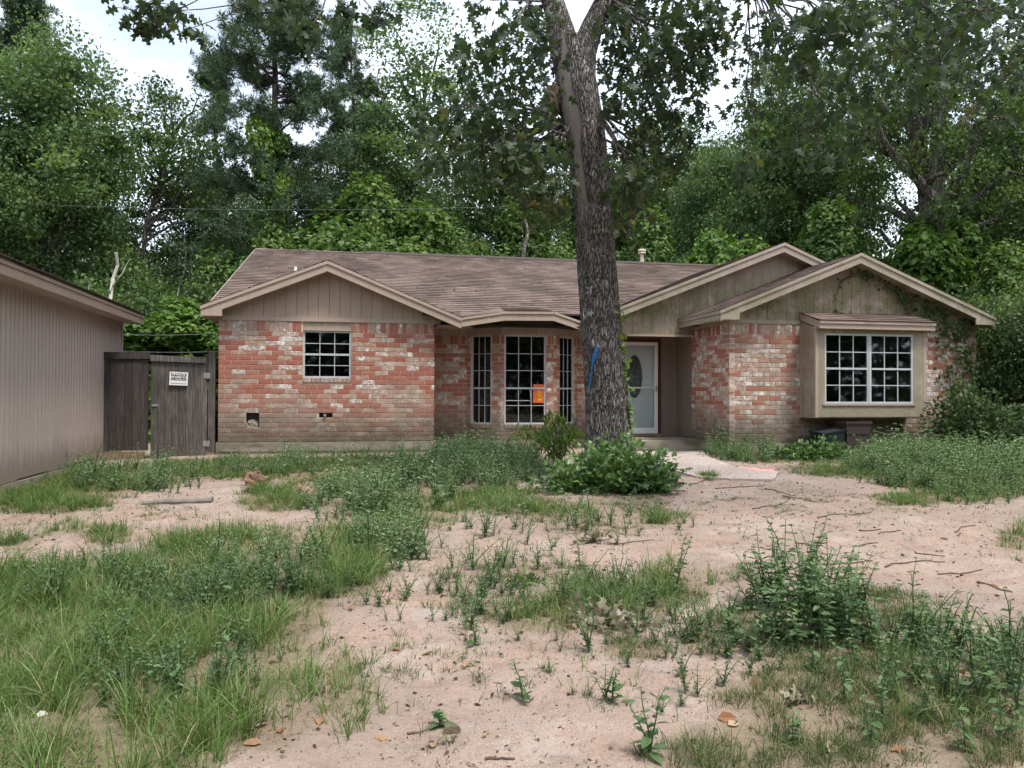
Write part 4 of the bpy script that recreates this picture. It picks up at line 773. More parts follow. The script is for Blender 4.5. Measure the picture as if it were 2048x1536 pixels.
# hairy vine up the right of the trunk, blue ribbon, little leaves on the bark
def on_trunk(px, py, off=.0):
    r_ = np.interp(py, py_, pw_) / 2; c = np.interp(py, py_, pc_); t = np.clip((px - c) / r_, -.98, .98); ph = math.asin(t); R_ = r_ * T0 / FPX + off
    b = at(c, py, T0); return b + np.array([R_ * math.sin(ph), -R_ * math.cos(ph), 0])
g = G('blue_paint', .6, .4); g.col(g.mix(g.noise(g.obj(), 18, 4), (.012, .07, .22), (.03, .15, .36))); M['blue'] = g.m
mb = MB(); pts = [(1188, 694, .012), (1190, 705, .03), (1187, 718, .035), (1184, 732, .03), (1181, 748, .02), (1180, 765, .018), (1178, 780, .010)]; wd = [.006, .024, .032, .010, .006, .013, .004]
L1, L2 = [], []
for (x, y, o), w_ in zip(pts, wd): q = on_trunk(x, y, o); L1.append(q - np.array([w_, .004, 0])); L2.append(q + np.array([w_, -.004, 0]))
mid_ = [(a + b) / 2 - np.array([0, .02, 0]) for a, b in zip(L1, L2)]
V = np.array([x for tr in zip(L1, mid_, L2) for x in tr]); k = len(L1); mb.add(V, [(i * 3 + j, i * 3 + j + 1, i * 3 + 4 + j, i * 3 + 3 + j) for i in range(k - 1) for j in range(2)])
rb = mb.build('ribbon', M['blue']); tag(rb, 'bright blue plastic ribbon stuck down the oak trunk', 'ribbon')
md = rb.modifiers.new('thick', 'SOLIDIFY'); md.thickness = .006
vn_ = tag(empty('climbing_vine', (TREE[0], TREE[1], oz)), 'thin leafy vine climbing the right side of the oak trunk', 'vine')
mb = MB(); lv = MB(); side = [on_trunk(x, y, .008) for x, y in ((1263, 925), (1258, 870), (1253, 810), (1247, 750), (1240, 690), (1236, 640), (1232, 600), (1229, 560), (1225, 520), (1210, 470))]
S = np.array([ol(p) for p in side]); t = np.linspace(0, len(S) - 1, 60); S2 = np.stack([np.interp(t, range(len(S)), S[:, k]) for k in range(3)], 1) + rng.normal(0, .006, (60, 3)); mb.tube(S2, np.linspace(.02, .009, 60), 7, .5)
mb.build('stem', M['stem_brown'], vn_)
n = 130; pick = S2[(rng.random(n) ** 1.8 * 38).astype(int)]; lv.leaves(pick + rng.normal(0, .045, (n, 3)) + np.array([0, -.03, 0]), rdir(n, -.3), rdir(n, .3) + np.array([0, -1, .3]), rng.uniform(.05, .09, n), rng.uniform(.05, .08, n), HEART, rng.random(n)); tag(lv.build('leaf_spray', M['leaf_vine'], vn_), kind='stuff')
# ------------------------------------------------------------------ trees of the woods
def shade_core(mb, c, r, n=60): pass
def broad(seed, H=14., cb=4., rx=3.2, ncl=170, per=150, leaf=.2, trunk_r=.18, openness=.0, limbs_=26):
    global rng; keep = rng; rng = np.random.default_rng(seed)
    T = MB(); Cn = MB(); top = np.array([rng.normal(0, .4), rng.normal(0, .4), H * .86]); P = wob_path(np.zeros(3), top, 12, .25); T.tube(P, np.linspace(trunk_r, .03, 12), 9, .5)
    cz_, hz_ = (cb + H) / 2, (H - cb) / 2; cs = []
    while len(cs) < ncl:
        d = rdir(1)[0]; rr = rng.random() ** (.42); lob = .72 + .5 * vnoise(math.atan2(d[1], d[0]) * 1.6, d[2] * 2.2, 1.0, seed)
        cs.append(np.array([d[0] * rx * rr * lob, d[1] * rx * rr * lob, cz_ + d[2] * hz_ * rr * min(1.0, lob + .1)]))
    cs = np.array(cs)
    for c in cs[:limbs_]:
        h = np.clip(c[2] - rng.uniform(.8, 2.5), cb * .5, H * .8); b = np.array([np.interp(h, P[:, 2], P[:, k]) for k in range(3)]); T.tube(wob_path(b, c, 7, .3), np.linspace(max(.055, trunk_r * .38), .012, 7), 5, .5)
    for c in cs:
        n = int(per * rng.uniform(.6, 1.4)); s = rng.uniform(.24, .55) * (1 - openness * .3); lk = rng.uniform(.7, 1.35)
        p = c + rng.normal(0, 1, (n, 3)) * np.array([s, s, s * .62]); L = rng.uniform(.65, 1.25, n) * leaf * lk
        Cn.leaves(p, rdir(n, -.35), rdir(n, .9), L, L * rng.uniform(.55, .85, n), LEAF4, np.clip(rng.normal(.45, .17, n) + rng.normal(0, .26), 0, 1))
    rng = keep; return T, Cn
def pine(seed, H=18., cb=7., spread=2.6, nb=70):
    global rng; keep = rng; rng = np.random.default_rng(seed); T = MB(); Cn = MB(); P = wob_path(np.zeros(3), np.array([.3, 0, H]), 14, .12); T.tube(P, np.linspace(.24, .03, 14), 10, .5)
    for i in range(nb):
        h = cb + (H - cb - .3) * rng.random() ** .9; b = np.array([np.interp(h, P[:, 2], P[:, k]) for k in range(3)]); a = rng.random() * 6.283; ln = spread * (1.05 - .75 * (h - cb) / (H - cb)) * rng.uniform(.55, 1.15)
        e = b + np.array([math.cos(a) * ln, math.sin(a) * ln, ln * rng.uniform(-.05, .35)]); Q = wob_path(b, e, 8, .2); T.tube(Q, np.linspace(.045, .012, 8), 5, .5, cap=False)
        for q in Q[3:]:
            for _ in range(4):
                c = q + rng.normal(0, .26, 3) * np.array([1, 1, .7]); n = 42; d = rdir(n, .35); L = rng.uniform(.16, .30, n)
                Cn.leaves(np.repeat(c[None], n, 0) + d * .02, d, rdir(n), L, .03, LEAF4, np.clip(rng.normal(.5, .2, n), 0, 1))
    rng = keep; return T, Cn
def mound(seed, r=(1.5, 1.5, 2.0), n=5200, leaf=.16, shape=HEART, lumps=16):
    """heap of climbing leaves: many leafy bulges stacked inside a tapering envelope, base at z=0"""
    global rng; keep = rng; rng = np.random.default_rng(seed); Cn = MB(); T = MB(); r = np.array(r, float)
    for k in range(lumps):
        h = rng.random() ** .75; env = 1.0 - .5 * h; a = rng.random() * 6.283; q = env * rng.random() ** .5
        c = np.array([math.cos(a) * r[0] * q, math.sin(a) * r[1] * q, r[2] * h * .9]); lr = (.24 + .30 * rng.random()) * r[0] * (1.1 - .3 * h); m = int(n / lumps * rng.uniform(.7, 1.3))
        d = rdir(m, .15); az = np.arctan2(d[:, 1], d[:, 0]); lob = .75 + .5 * vnoise(az * 2.2, d[:, 2] * 3, 1.0, seed + k)
        p = c + d * (lr * lob * rng.uniform(.7, 1.06, m))[:, None] * np.array([1, 1, rng.uniform(.9, 1.5)]); p[:, 2] = np.maximum(p[:, 2], .02)
        D = rdir(m, -.8) + d * .35; N_ = d + rdir(m) * .55 + np.array([0, 0, .5]); L = rng.uniform(.6, 1.25, m) * leaf * rng.uniform(.75, 1.25); tint = rng.normal(.42, .2)
        Cn.leaves(p, D, N_, L, L * .85, shape, np.clip(rng.normal(tint, .17, m), 0, 1))
    for k in range(9): a = rng.random() * 6.28; T.tube(wob_path(np.array([.2 * math.cos(a), .2 * math.sin(a), 0]), np.array([math.cos(a) * r[0] * .6, math.sin(a) * r[1] * .6, r[2] * rng.uniform(.4, .8)]), 8, .4), np.linspace(.03, .008, 8), 5, .5)
    rng = keep; return T, Cn
PROTO = {}
def proto(key, TC, bark_, leaf_, part=('trunk', 'crown')):
    T, C_ = TC; mt = T.mesh(part[0], True); mt.materials.append(M[bark_]); mc = C_.mesh(part[1]); mc.materials.append(M[leaf_]); PROTO[key] = (mt, mc, part)
proto('light', broad(1, 13, 4.2, 2.6, 230, 200, .125), 'grey_bark', 'leaf_light'); proto('mid', broad(2, 14, 3.5, 3.0, 230, 200, .135), 'grey_bark', 'leaf_mid'); proto('open', broad(3, 14, 5, 2.8, 130, 130, .13, .17, .6, 46), 'grey_bark', 'leaf_mid')
proto('dark', broad(4, 14, 3.0, 3.4, 240, 200, .14), 'grey_bark', 'leaf_dark'); proto('big', broad(5, 16, 5.5, 4.8, 300, 120, .135, .42, .5, 46), 'oak_bark2' if 'oak_bark2' in M else 'grey_bark', 'leaf_mid'); proto('airy', broad(6, 16, 5, 2.3, 150, 110, .12, .15, .5, 40), 'grey_bark', 'leaf_light')
proto('pine', pine(7, 18., 5., 3.6, 85), 'pine_bark', 'leaf_pine'); proto('pine_b', pine(8, 18, 8, 2.8, 62), 'pine_bark', 'leaf_pine')
proto('vine', mound(9, (2.1, 1.9, 6.2), 20000, .15, HEART, 18), 'stem_brown', 'leaf_vine', ('stem', 'foliage')); proto('vine_col', mound(10, (1.3, 1.1, 10.), 22000, .14, HEART, 26), 'stem_brown', 'leaf_vine', ('stem', 'foliage')); proto('vine_mid', mound(11, (2.7, 2.3, 7.5), 28000, .15, HEART, 24), 'stem_brown', 'leaf_vine_mid', ('stem', 'foliage'))
proto('bush', broad(12, 4.2, .3, 1.9, 120, 140, .13, .05, 0, 30), 'stem_brown', 'leaf_mid'); proto('bush_dark', broad(13, 5.5, .3, 2.2, 150, 140, .15, .06, 0, 30), 'stem_brown', 'leaf_dark')
NM = {'light': 'broadleaf_tree', 'mid': 'broadleaf_tree', 'open': 'broadleaf_tree', 'dark': 'broadleaf_tree', 'big': 'oak_tree', 'airy': 'broadleaf_tree', 'pine': 'pine_tree', 'pine_b': 'pine_tree', 'vine': 'vine_mound', 'vine_col': 'vine_column', 'vine_mid': 'vine_mound', 'bush': 'shrub', 'bush_dark': 'shrub'}
def plant(key, px, Y, h, wx, label, base=None, group=None, cat=None, px_x=None):
    mt, mc, part = PROTO[key]; H = max(v.co.z for v in mc.vertices[::97]) if False else {'light': 13, 'mid': 14, 'open': 14, 'dark': 14, 'big': 16, 'airy': 16, 'pine': 18, 'pine_b': 18, 'vine': 6.4, 'vine_col': 10.2, 'vine_mid': 7.8, 'bush': 4.2, 'bush_dark': 5.5}[key]
    x = at(px, 780, Y)[0]; z = float(gz(x, Y)) if base is None else base
    e = empty(NM[key], (x, Y, z), rng.random() * 6.28); s = h / H; e.scale = (s * wx, s * wx, s)
    link(part[0], mt, e); link(part[1], mc, e)
    return tag(e, label, cat or {'pine': 'tree', 'pine_b': 'tree', 'vine': 'vine', 'vine_col': 'vine', 'vine_mid': 'vine', 'bush': 'shrub', 'bush_dark': 'shrub'}.get(key, 'tree'), group)
def topz(py, Y): return at(1024, py, Y)[2] - .35
W = 'trees of the woods behind the house'
for a in [('light', 95, 25, topz(60, 25), 1.0, 'light green broadleaf tree at far left above the garage'), ('pine_b', 45, 41, topz(5, 41), 1.0, 'pine whose top pokes above the far left tree'),
  ('open', 305, 29, topz(120, 29), .95, 'open airy tree with sky gaps left of the big pine'), ('pine', 555, 27.5, topz(-150, 27.5), 1.0, 'tall pine left of centre reaching out of frame'), ('pine', 690, 34, topz(20, 34), .8, 'second pine just right of the tall pine'), ('pine_b', 425, 36, topz(105, 36), .8, 'shorter pine between airy tree and tall pine'),
  ('airy', 830, 33, topz(-20, 33), 1.15, 'pale slender tree against the sky left of the oak'), ('dark', 690, 31, topz(250, 31), .8, 'dark bushy tree below the pale slender tree'), ('mid', 1000, 31, topz(240, 31), .95, 'mid green tree half hidden by the oak leaves'), ('dark', 1150, 36, topz(250, 36), .9, 'dark tree directly behind the oak trunk'),
  ('mid', 1330, 33, topz(210, 33), .95, 'mid green tree right behind the roof flue'), ('light', 1440, 29, topz(270, 29), .85, 'lighter tree above the porch gable'), ('mid', 1575, 31, topz(90, 31), .75, 'leafy tree between porch gable and vine covered oak'), ('big', 1850, 26, topz(-90, 26), .95, 'huge vine covered oak rising at the right'),
  ('mid', 1690, 35, topz(170, 35), .8, 'dark tree left behind the vine covered oak'), ('mid', 2060, 29, topz(120, 29), .85, 'leafy tree at the right edge of the woods'), ('dark', 200, 34, topz(330, 34), .8, 'low dark tree behind the garage roof'), ('dark', 420, 33, topz(330, 33), .8, 'low dark tree under the shorter pine'), ('dark', 40, 31, topz(300, 31), .9, 'dark tree behind the light green tree at far left'),
  ('mid', 800, 37, topz(230, 37), .9, 'far mid green tree between pine and oak'), ('dark', 1500, 38, topz(230, 38), .9, 'far dark tree behind the porch gable trees'), ('dark', 1960, 35, topz(230, 35), .8, 'far dark tree at right behind the big oak'), ('light', -110, 23, topz(160, 23), .9, 'light green tree cut by the left edge'), ('dark', 2190, 24, topz(200, 24), .9, 'dark tree cut by the right edge'),
  ('dark', 1240, 40, topz(330, 40), .9, 'far low tree behind the ridge of the roof'), ('dark', 560, 40, topz(300, 40), 1.0, 'far dark tree behind the tall pine')]: plant(*a[:5], a[5], group=W)
bo = [o for o in COL.objects if o.name.startswith('oak_tree') and o.get('label', '').startswith('huge')][0]
mbl = MB()
def limb_px(pts, r0, r1, Y=25.6):
    P = np.array([at(x, y, Y) for x, y in pts]); t = np.linspace(0, len(P) - 1, 6 * len(P)); Q = np.stack([np.interp(t, range(len(P)), P[:, k]) for k in range(3)], 1); Q += np.cumsum(rng.normal(0, .012, Q.shape), 0) * np.array([1, 1, .3]); mbl.tube(Q, np.linspace(r0, r1, len(Q)), 10, .5)
limb_px([(1862, 560), (1868, 420), (1880, 300), (1885, 210), (1868, 90), (1840, -20)], .34, .16); limb_px([(1876, 320), (1920, 255), (1975, 190), (2045, 110)], .2, .1); limb_px([(1870, 400), (1810, 330), (1770, 280), (1735, 200)], .17, .06, 25.2); limb_px([(1885, 220), (1925, 120), (1935, 20)], .14, .07); limb_px([(1930, 250), (1990, 270), (2048, 330)], .1, .04, 25.3); limb_px([(1880, 260), (1830, 180), (1800, 90)], .12, .05, 25.3)
lo_ = mbl.build('limbs', M['grey_bark'], None, smooth=True); lo_.parent = bo; lo_.matrix_parent_inverse = Matrix.LocRotScale(bo.location, bo.rotation_euler, bo.scale).inverted()
V_ = 'vine thickets behind the house'
for a in [('vine_col', 535, 26.0, topz(195, 26), .75, 'tall column of vines wrapped round the tall pine'), ('vine_mid', 640, 25.5, topz(385, 25.5), 1.35, 'rounded vine mound right of the pine'), ('vine_mid', 800, 26, topz(345, 26), 1.05, 'tall vine mound in the middle behind the roof'), ('vine_mid', 915, 27, topz(410, 27), 1.3, 'low vine mound left of the oak trunk'),
  ('vine', 1455, 25.5, topz(455, 25.5), .95, 'yellow green vine mound beside the porch gable peak'), ('vine', 1890, 24.5, topz(430, 24.5), 1.0, 'bright green kudzu mound right behind the front gable'), ('vine_mid', 1690, 25.5, topz(400, 25.5), 1.0, 'dark vine heap above the front gable peak'), ('vine_mid', 1060, 29, topz(400, 29), .9, 'vine heap behind the oak trunk'),
  ('vine_mid', 1330, 27, topz(420, 27), .9, 'vine heap right behind the flue'), ('vine', 400, 20, topz(600, 20), 1.5, 'bright vine heap beside the brick corner above the gate'), ('vine', 300, 20.5, topz(622, 20.5), 1.7, 'bright vine heap above the fence panel'), ('vine_col', 1860, 25.3, topz(400, 25.3), 1.3, 'vine sleeve on the trunk of the huge oak'), ('vine_mid', 490, 25, topz(440, 25), .9, 'vine mound behind the left end of the roof'),
  ('vine_mid', 2010, 21, topz(470, 21), 1.0, 'tangled vine heap at the right edge'), ('vine_mid', 730, 24.5, topz(430, 24.5), .8, 'small vine mound just over the ridge')]: plant(*a[:5], a[5], group=V_)
S_ = 'shrubs under the trees'
for a in [('bush_dark', 150, 24, 4.6, 1, 'dark shrub behind the garage corner'), ('bush', 215, 21, 4.2, .9, 'green shrub seen over the garage eave'), ('bush', 330, 24, 5.0, .9, 'green shrub in the gap between garage and house'), ('bush_dark', 430, 23, 4.2, .9, 'dark shrub beside the left end of the house'), ('bush_dark', 270, 28, 5, 1.1, 'dark shrub deeper in the gap beside the house'), ('bush', 2035, 17, 3.4, .8, 'tall green shrub beyond the right house corner'),
  ('bush_dark', 2110, 15.5, 3.4, .8, 'dark shrub cut by the right edge'), ('bush_dark', 1990, 19.5, 3.6, .8, 'dark shrub behind the right house corner'), ('bush', 1960, 24, 5, .9, 'shrub under the kudzu mound'), ('bush_dark', 380, 30, 5.5, 1.2, 'dark shrub far back beyond the gate'), ('bush', 60, 26, 4.8, 1, 'shrub above the near garage roof')]: plant(*a[:5], a[5], group=S_)
# bare trunks
def snag(px, y0, y1, Y, r0, label, mat_='pale_snag', dx=0):
    a, b = at(px, y0, Y), at(px + dx, y1, Y); a[2] = 0; mb = MB(); P = wob_path(a, b, 14, .18); mb.tube(P, np.linspace(r0, r0 * .55, 14), 9, .5)
    for k in (.55, .75): i = int(14 * k); d = np.array([rng.choice([-1, 1]) * .5, 0, .8]); mb.tube(wob_path(P[i], P[i] + d, 6, .3), np.linspace(r0 * .4, .008, 6), 5, .5)
    return tag(mb.build('bare_trunk', M[mat_]), label, 'tree trunk')
snag(240, 640, 505, 20.5, .07, 'pale bare trunk standing behind the garage eave', dx=-8); snag(1055, 520, 438, 25, .10, 'grey bare trunk rising behind the roof ridge', dx=-6, mat_='grey_bark'); snag(372, 560, 470, 22, .03, 'thin pale snag left of the house roof', dx=-4, mat_='grey_bark'); snag(178, 620, 560, 19.5, .035, 'thin bare stem just above the garage eave', 'grey_bark')
# far woods closing the view
mb = MB(); n = 90000; X = rng.uniform(-55, 55, n); Yw = rng.uniform(40, 58, n); hgt = 5.5 + 7 * fbm(X, X * 0, .11, 5); Zw = hgt * rng.random(n) ** .8
mb.leaves(np.stack([X, Yw, Zw], 1), rdir(n, -.2), rdir(n, .8), rng.uniform(.25, .5, n), rng.uniform(.2, .35, n), LEAF4, rng.random(n)); tag(mb.build('far_woods', M['leaf_dark']), 'dense dark woods far behind the house', 'woods', kind='stuff')
mb = MB(); n = 60000; a = rng.uniform(math.pi * .86, math.pi * 2.14, n); rr = rng.uniform(34, 46, n); X, Yw = rr * np.cos(a), rr * np.sin(a) + 4; Zw = (8 + 7 * fbm(a * 6, a * 0, 1., 5)) * rng.random(n) ** .8
mb.leaves(np.stack([X, Yw, Zw], 1), rdir(n, -.2), rdir(n, .8), rng.uniform(.5, .9, n), rng.uniform(.45, .7, n), LEAF4, rng.random(n)); tag(mb.build('far_woods', M['leaf_dark']), 'woods across the street behind the viewer', 'woods', kind='stuff')
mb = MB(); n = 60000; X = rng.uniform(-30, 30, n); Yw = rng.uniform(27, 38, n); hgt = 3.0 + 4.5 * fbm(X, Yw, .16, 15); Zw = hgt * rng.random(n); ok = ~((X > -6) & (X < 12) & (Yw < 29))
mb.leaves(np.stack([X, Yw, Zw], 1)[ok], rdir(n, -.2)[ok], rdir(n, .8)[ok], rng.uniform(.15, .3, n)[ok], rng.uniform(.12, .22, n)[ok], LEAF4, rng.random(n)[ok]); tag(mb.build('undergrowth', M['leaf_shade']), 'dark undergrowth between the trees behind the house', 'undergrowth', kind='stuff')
# ------------------------------------------------------------------ grass, weeds and litter of the yard
def blades(mb, base, dirh, lean, L, wd, rn, m=0):
    """curved grass blades: base (n,3), dirh horizontal lean direction (n,2), lean 0..1, length, width"""
    n = len(base); t = np.array([0, .35, .7, 1.0]); wf = np.array([1, .9, .6, .06])
    hor = lean[:, None] * L[:, None] * (t ** 1.7); ver = L[:, None] * (t - .42 * lean[:, None] * t ** 2.3)
    c = np.zeros((n, 4, 3)); c[:, :, 0] = base[:, 0:1] + dirh[:, 0:1] * hor; c[:, :, 1] = base[:, 1:2] + dirh[:, 1:2] * hor; c[:, :, 2] = base[:, 2:3] + ver
    a = rng.random(n) * 3.14; sd_ = np.stack([np.cos(a), np.sin(a), np.zeros(n)], 1)[:, None] * (wd[:, None, None] * .5 * wf[None, :, None])
    V = np.stack([c - sd_, c + sd_], 2).reshape(-1, 3); o = (np.arange(n) * 8)[:, None, None]
    F = (np.array([(0, 1, 3, 2), (2, 3, 5, 4), (4, 5, 7, 6)])[None] + o).reshape(-1, 4); mb.add(V, F, np.repeat(rn, 3), m)
def sample(L, n, seed, ymin=2.3, ymax=15.2):
    """world points spread over the photo-measured patches"""
    n = int(n * 1.34)
    r_ = np.random.default_rng(seed); Y = np.sqrt(r_.uniform(ymin ** 2, ymax ** 2, n)); n_ = n; X = r_.uniform(-.98, .98, n) * Y
    px, py = proj(np.stack([X, Y, gz(X, Y)], 1)); d = patch(L, px, py) * np.clip((vnoise(X, Y, 2.6, seed) * .6 + vnoise(X, Y, 6.5, seed + 1) * .4 - .27) * 3.2, 0, 1.35); k = r_.random(n) < d
    h_ = (X - OX) * -UY + (Y - OY) * UX; u_ = (X - OX) * UX + (Y - OY) * UY
    k &= ~((u_ > -.1) & (u_ < 15.5) & (h_ > np.where(u_ > 9.7, -1.6, np.where(u_ > 7.6, -.65, -.05)))); k &= ~((u_ > 7.6) & (h_ > -4.2) & (h_ < 0) & (np.abs(X - (2.6 + (14.6 - Y) * .0)) < .6) & (Y > 12.5))
    return X[k], Y[k], d[k]
def tufts(name, L, n, seed, nb, hgt, wd, mat_, label, cat, near_boost=1.0):
    X, Y, d = sample(L, n, seed); mb = MB(); N = len(X); k = (nb * rng.uniform(.5, 1.5, N)).astype(int); idx = np.repeat(np.arange(N), k); m = len(idx)
    a = rng.random(m) * 6.283; rr = np.abs(rng.normal(0, .03, m)); bx, by = X[idx] + np.cos(a) * rr, Y[idx] + np.sin(a) * rr
    s = rng.uniform(.55, 1.2, N)[idx] * (.55 + .45 * np.minimum(1, d))[idx]; Ln = hgt * s * rng.uniform(.5, 1.2, m) * np.clip(1.35 - .075 * Y[idx], .5, 1.1); lean = np.clip(rng.normal(.62, .36, m), .05, 1.4)
    tint = rng.normal(.38, .13, N)[idx]; rn = np.clip(tint + rng.normal(0, .12, m) + (rng.random(m) < .13) * .5, 0, 1)
    blades(mb, np.stack([bx, by, gz(bx, by) - .01], 1), np.stack([np.cos(a), np.sin(a)], 1), lean, Ln, wd * rng.uniform(.7, 1.3, m) * (1 + .06 * Y[idx]), rn)
    return tag(mb.build(name, mat_), label, cat, kind='stuff')
tufts('grass', GRASS, 34000, 21, 16, .30, .0042, M['grass'], 'loose green grass growing over the sandy yard', 'grass')
tufts('short_grass', DULL, 64000, 22, 16, .115, .003, M['grass_dull'], 'short dull olive grass patches in the yard', 'grass')
X, Y, d = sample(GRASS, 16000, 27); mb = MB(); idx = np.repeat(np.arange(len(X)), 9); m = len(idx); a = rng.random(m) * 6.283; bx, by = X[idx] + rng.normal(0, .06, m), Y[idx] + rng.normal(0, .06, m)
blades(mb, np.stack([bx, by, gz(bx, by) + .002], 1), np.stack([np.cos(a), np.sin(a)], 1), rng.uniform(1.0, 2.0, m), rng.uniform(.04, .13, m), .0035 * (1 + .06 * by), rng.uniform(.7, 1, m)); tag(mb.build('dead_grass', M['grass_dull']), 'flattened straw coloured dead grass among the green grass', 'grass', kind='stuff')
BARE = [(1100, 1330, 520, 190, .10), (1500, 1050, 600, 110, .07), (250, 1060, 330, 70, .16), (900, 1130, 220, 60, .16), (1380, 1420, 200, 90, .16), (850, 1250, 220, 90, .13)]
tufts('grass_sprouts', BARE, 60000, 23, 6, .17, .0036, M['grass'], 'sparse grass sprouts dotted over the bare sand', 'grass')
# weeds
def weed(seed, h, ns=3, pairs=8, leaf=.05, spread=.3, wid=.5, shape=LEAF6, droop=-.1):
    r_ = np.random.default_rng(seed); S = MB(); Lf = MB()
    for s in range(ns):
        a = r_.random() * 6.28; tip = np.array([math.cos(a) * spread * h * r_.uniform(.2, 1), math.sin(a) * spread * h * r_.uniform(.2, 1), h * r_.uniform(.6, 1)])
        t = np.linspace(0, 1, 6)[:, None]; P = tip * t * np.array([1, 1, 1]) ; P[:, :2] *= t ** .6; P[:, :2] += np.cumsum(r_.normal(0, .022 * h, (6, 2)), 0) * t; S.tube(P, np.linspace(.0035, .0012, 6) * (1 + h), 4, .5, cap=False)
        tt = np.linspace(.12, 1, pairs); C = np.stack([np.interp(tt, t[:, 0], P[:, k]) for k in range(3)], 1); n = pairs * 2
        C2 = np.repeat(C, 2, 0); az = np.repeat(np.arange(pairs) * 1.57 + r_.random() * 6, 2) + np.tile([0, 3.14], pairs) + r_.normal(0, .3, n)
        D = np.stack([np.cos(az), np.sin(az), r_.normal(.25 + droop, .25, n)], 1); N_ = np.stack([r_.normal(0, .3, n), r_.normal(0, .3, n), np.ones(n)], 1)
        L = leaf * r_.uniform(.45, 1.3, n) * np.repeat(1.15 - .55 * tt, 2); Lf.leaves(C2, D, N_, L, L * wid, shape, np.clip(r_.normal(.45, .2, n) + .3 * np.repeat(tt, 2) - .15, 0, 1))
    return S, Lf
def flat(Mb): return np.vstack(Mb.v), np.vstack(Mb.f), np.concatenate(Mb.r)
LOW = [tuple(flat(q) for q in weed(100 + i, .30, 4, 7, .042, .6)) for i in range(6)]
def weeds(name, L, n, seed, sc_, mats, label, ymin, ymax, maxn=4000):
    X, Y, d = sample(L, n, seed, ymin, ymax); X, Y, d = X[:maxn], Y[:maxn], d[:maxn]; mb = MB(); r_ = np.random.default_rng(seed)
    vs = [[], []]; fs = [[], []]; rs = [[], []]; off = [0, 0]
    for x, y, dd, z in zip(X, Y, d, gz(X, Y)):
        a = r_.random() * 6.28; c, s = math.cos(a), math.sin(a); k = sc_ * float(np.clip(r_.lognormal(-.12, .38), .4, 1.9)) * (.6 + .4 * min(1, dd)); Rm = np.array([[c, -s, 0], [s, c, 0], [0, 0, r_.uniform(.8, 1.2)]]) * k; var = LOW[r_.integers(6)]; tint = r_.normal(0, .12)
        for q in (0, 1):
            V, F, rn = var[q]; vs[q].append(V @ Rm.T + (x, y, z)); fs[q].append(F + off[q]); rs[q].append(np.clip(rn + tint, 0, 1)); off[q] += len(V)
    mb.add(np.vstack(vs[0]), np.vstack(fs[0]), np.concatenate(rs[0]), 0); mb.add(np.vstack(vs[1]), np.vstack(fs[1]), np.concatenate(rs[1]), 1)
    return tag(mb.build(name, mats), label, 'weeds', kind='stuff')
weeds('far_weeds', WEED, 30000, 31, 1.15, [M['stem_green'], M['leaf_weed_pale']], 'pale silvery green low weeds near the house and tree', 6.3, 15.5, 4600)
weeds('near_weeds', WEED, 9000, 32, .95, [M['stem_green'], M['leaf_weed_front']], 'dark green low weeds in the near yard', 2.3, 6.3, 1150)
def weed_obj(px, py, hpx, label, ns=2, leaf=.055, mat_='leaf_weed_front', spread=.18, group=None, pairs=None, wid=.5, name='weed_plant', shape=LEAF6, droop=-.1):
    p = ground_at(px, py); h = hpx * p[1] / FPX; S, Lf = weed(int(px * 7 + py), h, ns, pairs or max(5, int(h / .045)), leaf, spread, wid, shape, droop)
    e = tag(empty(name, tuple(p)), label, 'plant', group); S.build('stem', M['stem_green'], e); o = Lf.build('foliage', M[mat_], e); tag(o, kind='stuff'); return e
GW = 'tall leafy weeds standing in the near yard'
ca = ground_at(1595, 1262); clump = tag(empty('weed_clump', tuple(ca)), 'big dense clump of tall leafy weeds right of the wilted branch', 'plant')
for i in range(52):
    a = max(-1.9, min(1.9, random.gauss(0, 1))); p = ground_at(1600 + 100 * a, 1285 + random.uniform(-85, 25)); h = (random.uniform(70, 165) + 60 * math.exp(-a * a * 2)) * p[1] / FPX
    S, Lf = weed(500 + i, h, random.choice([2, 3]), max(5, int(h / .05)), .072, .38, .62); dp = tuple(p - ca); S.build('stem', M['stem_green'], clump, loc=dp); tag(Lf.build('foliage', M['leaf_weed_front'], clump, loc=dp), kind='stuff')
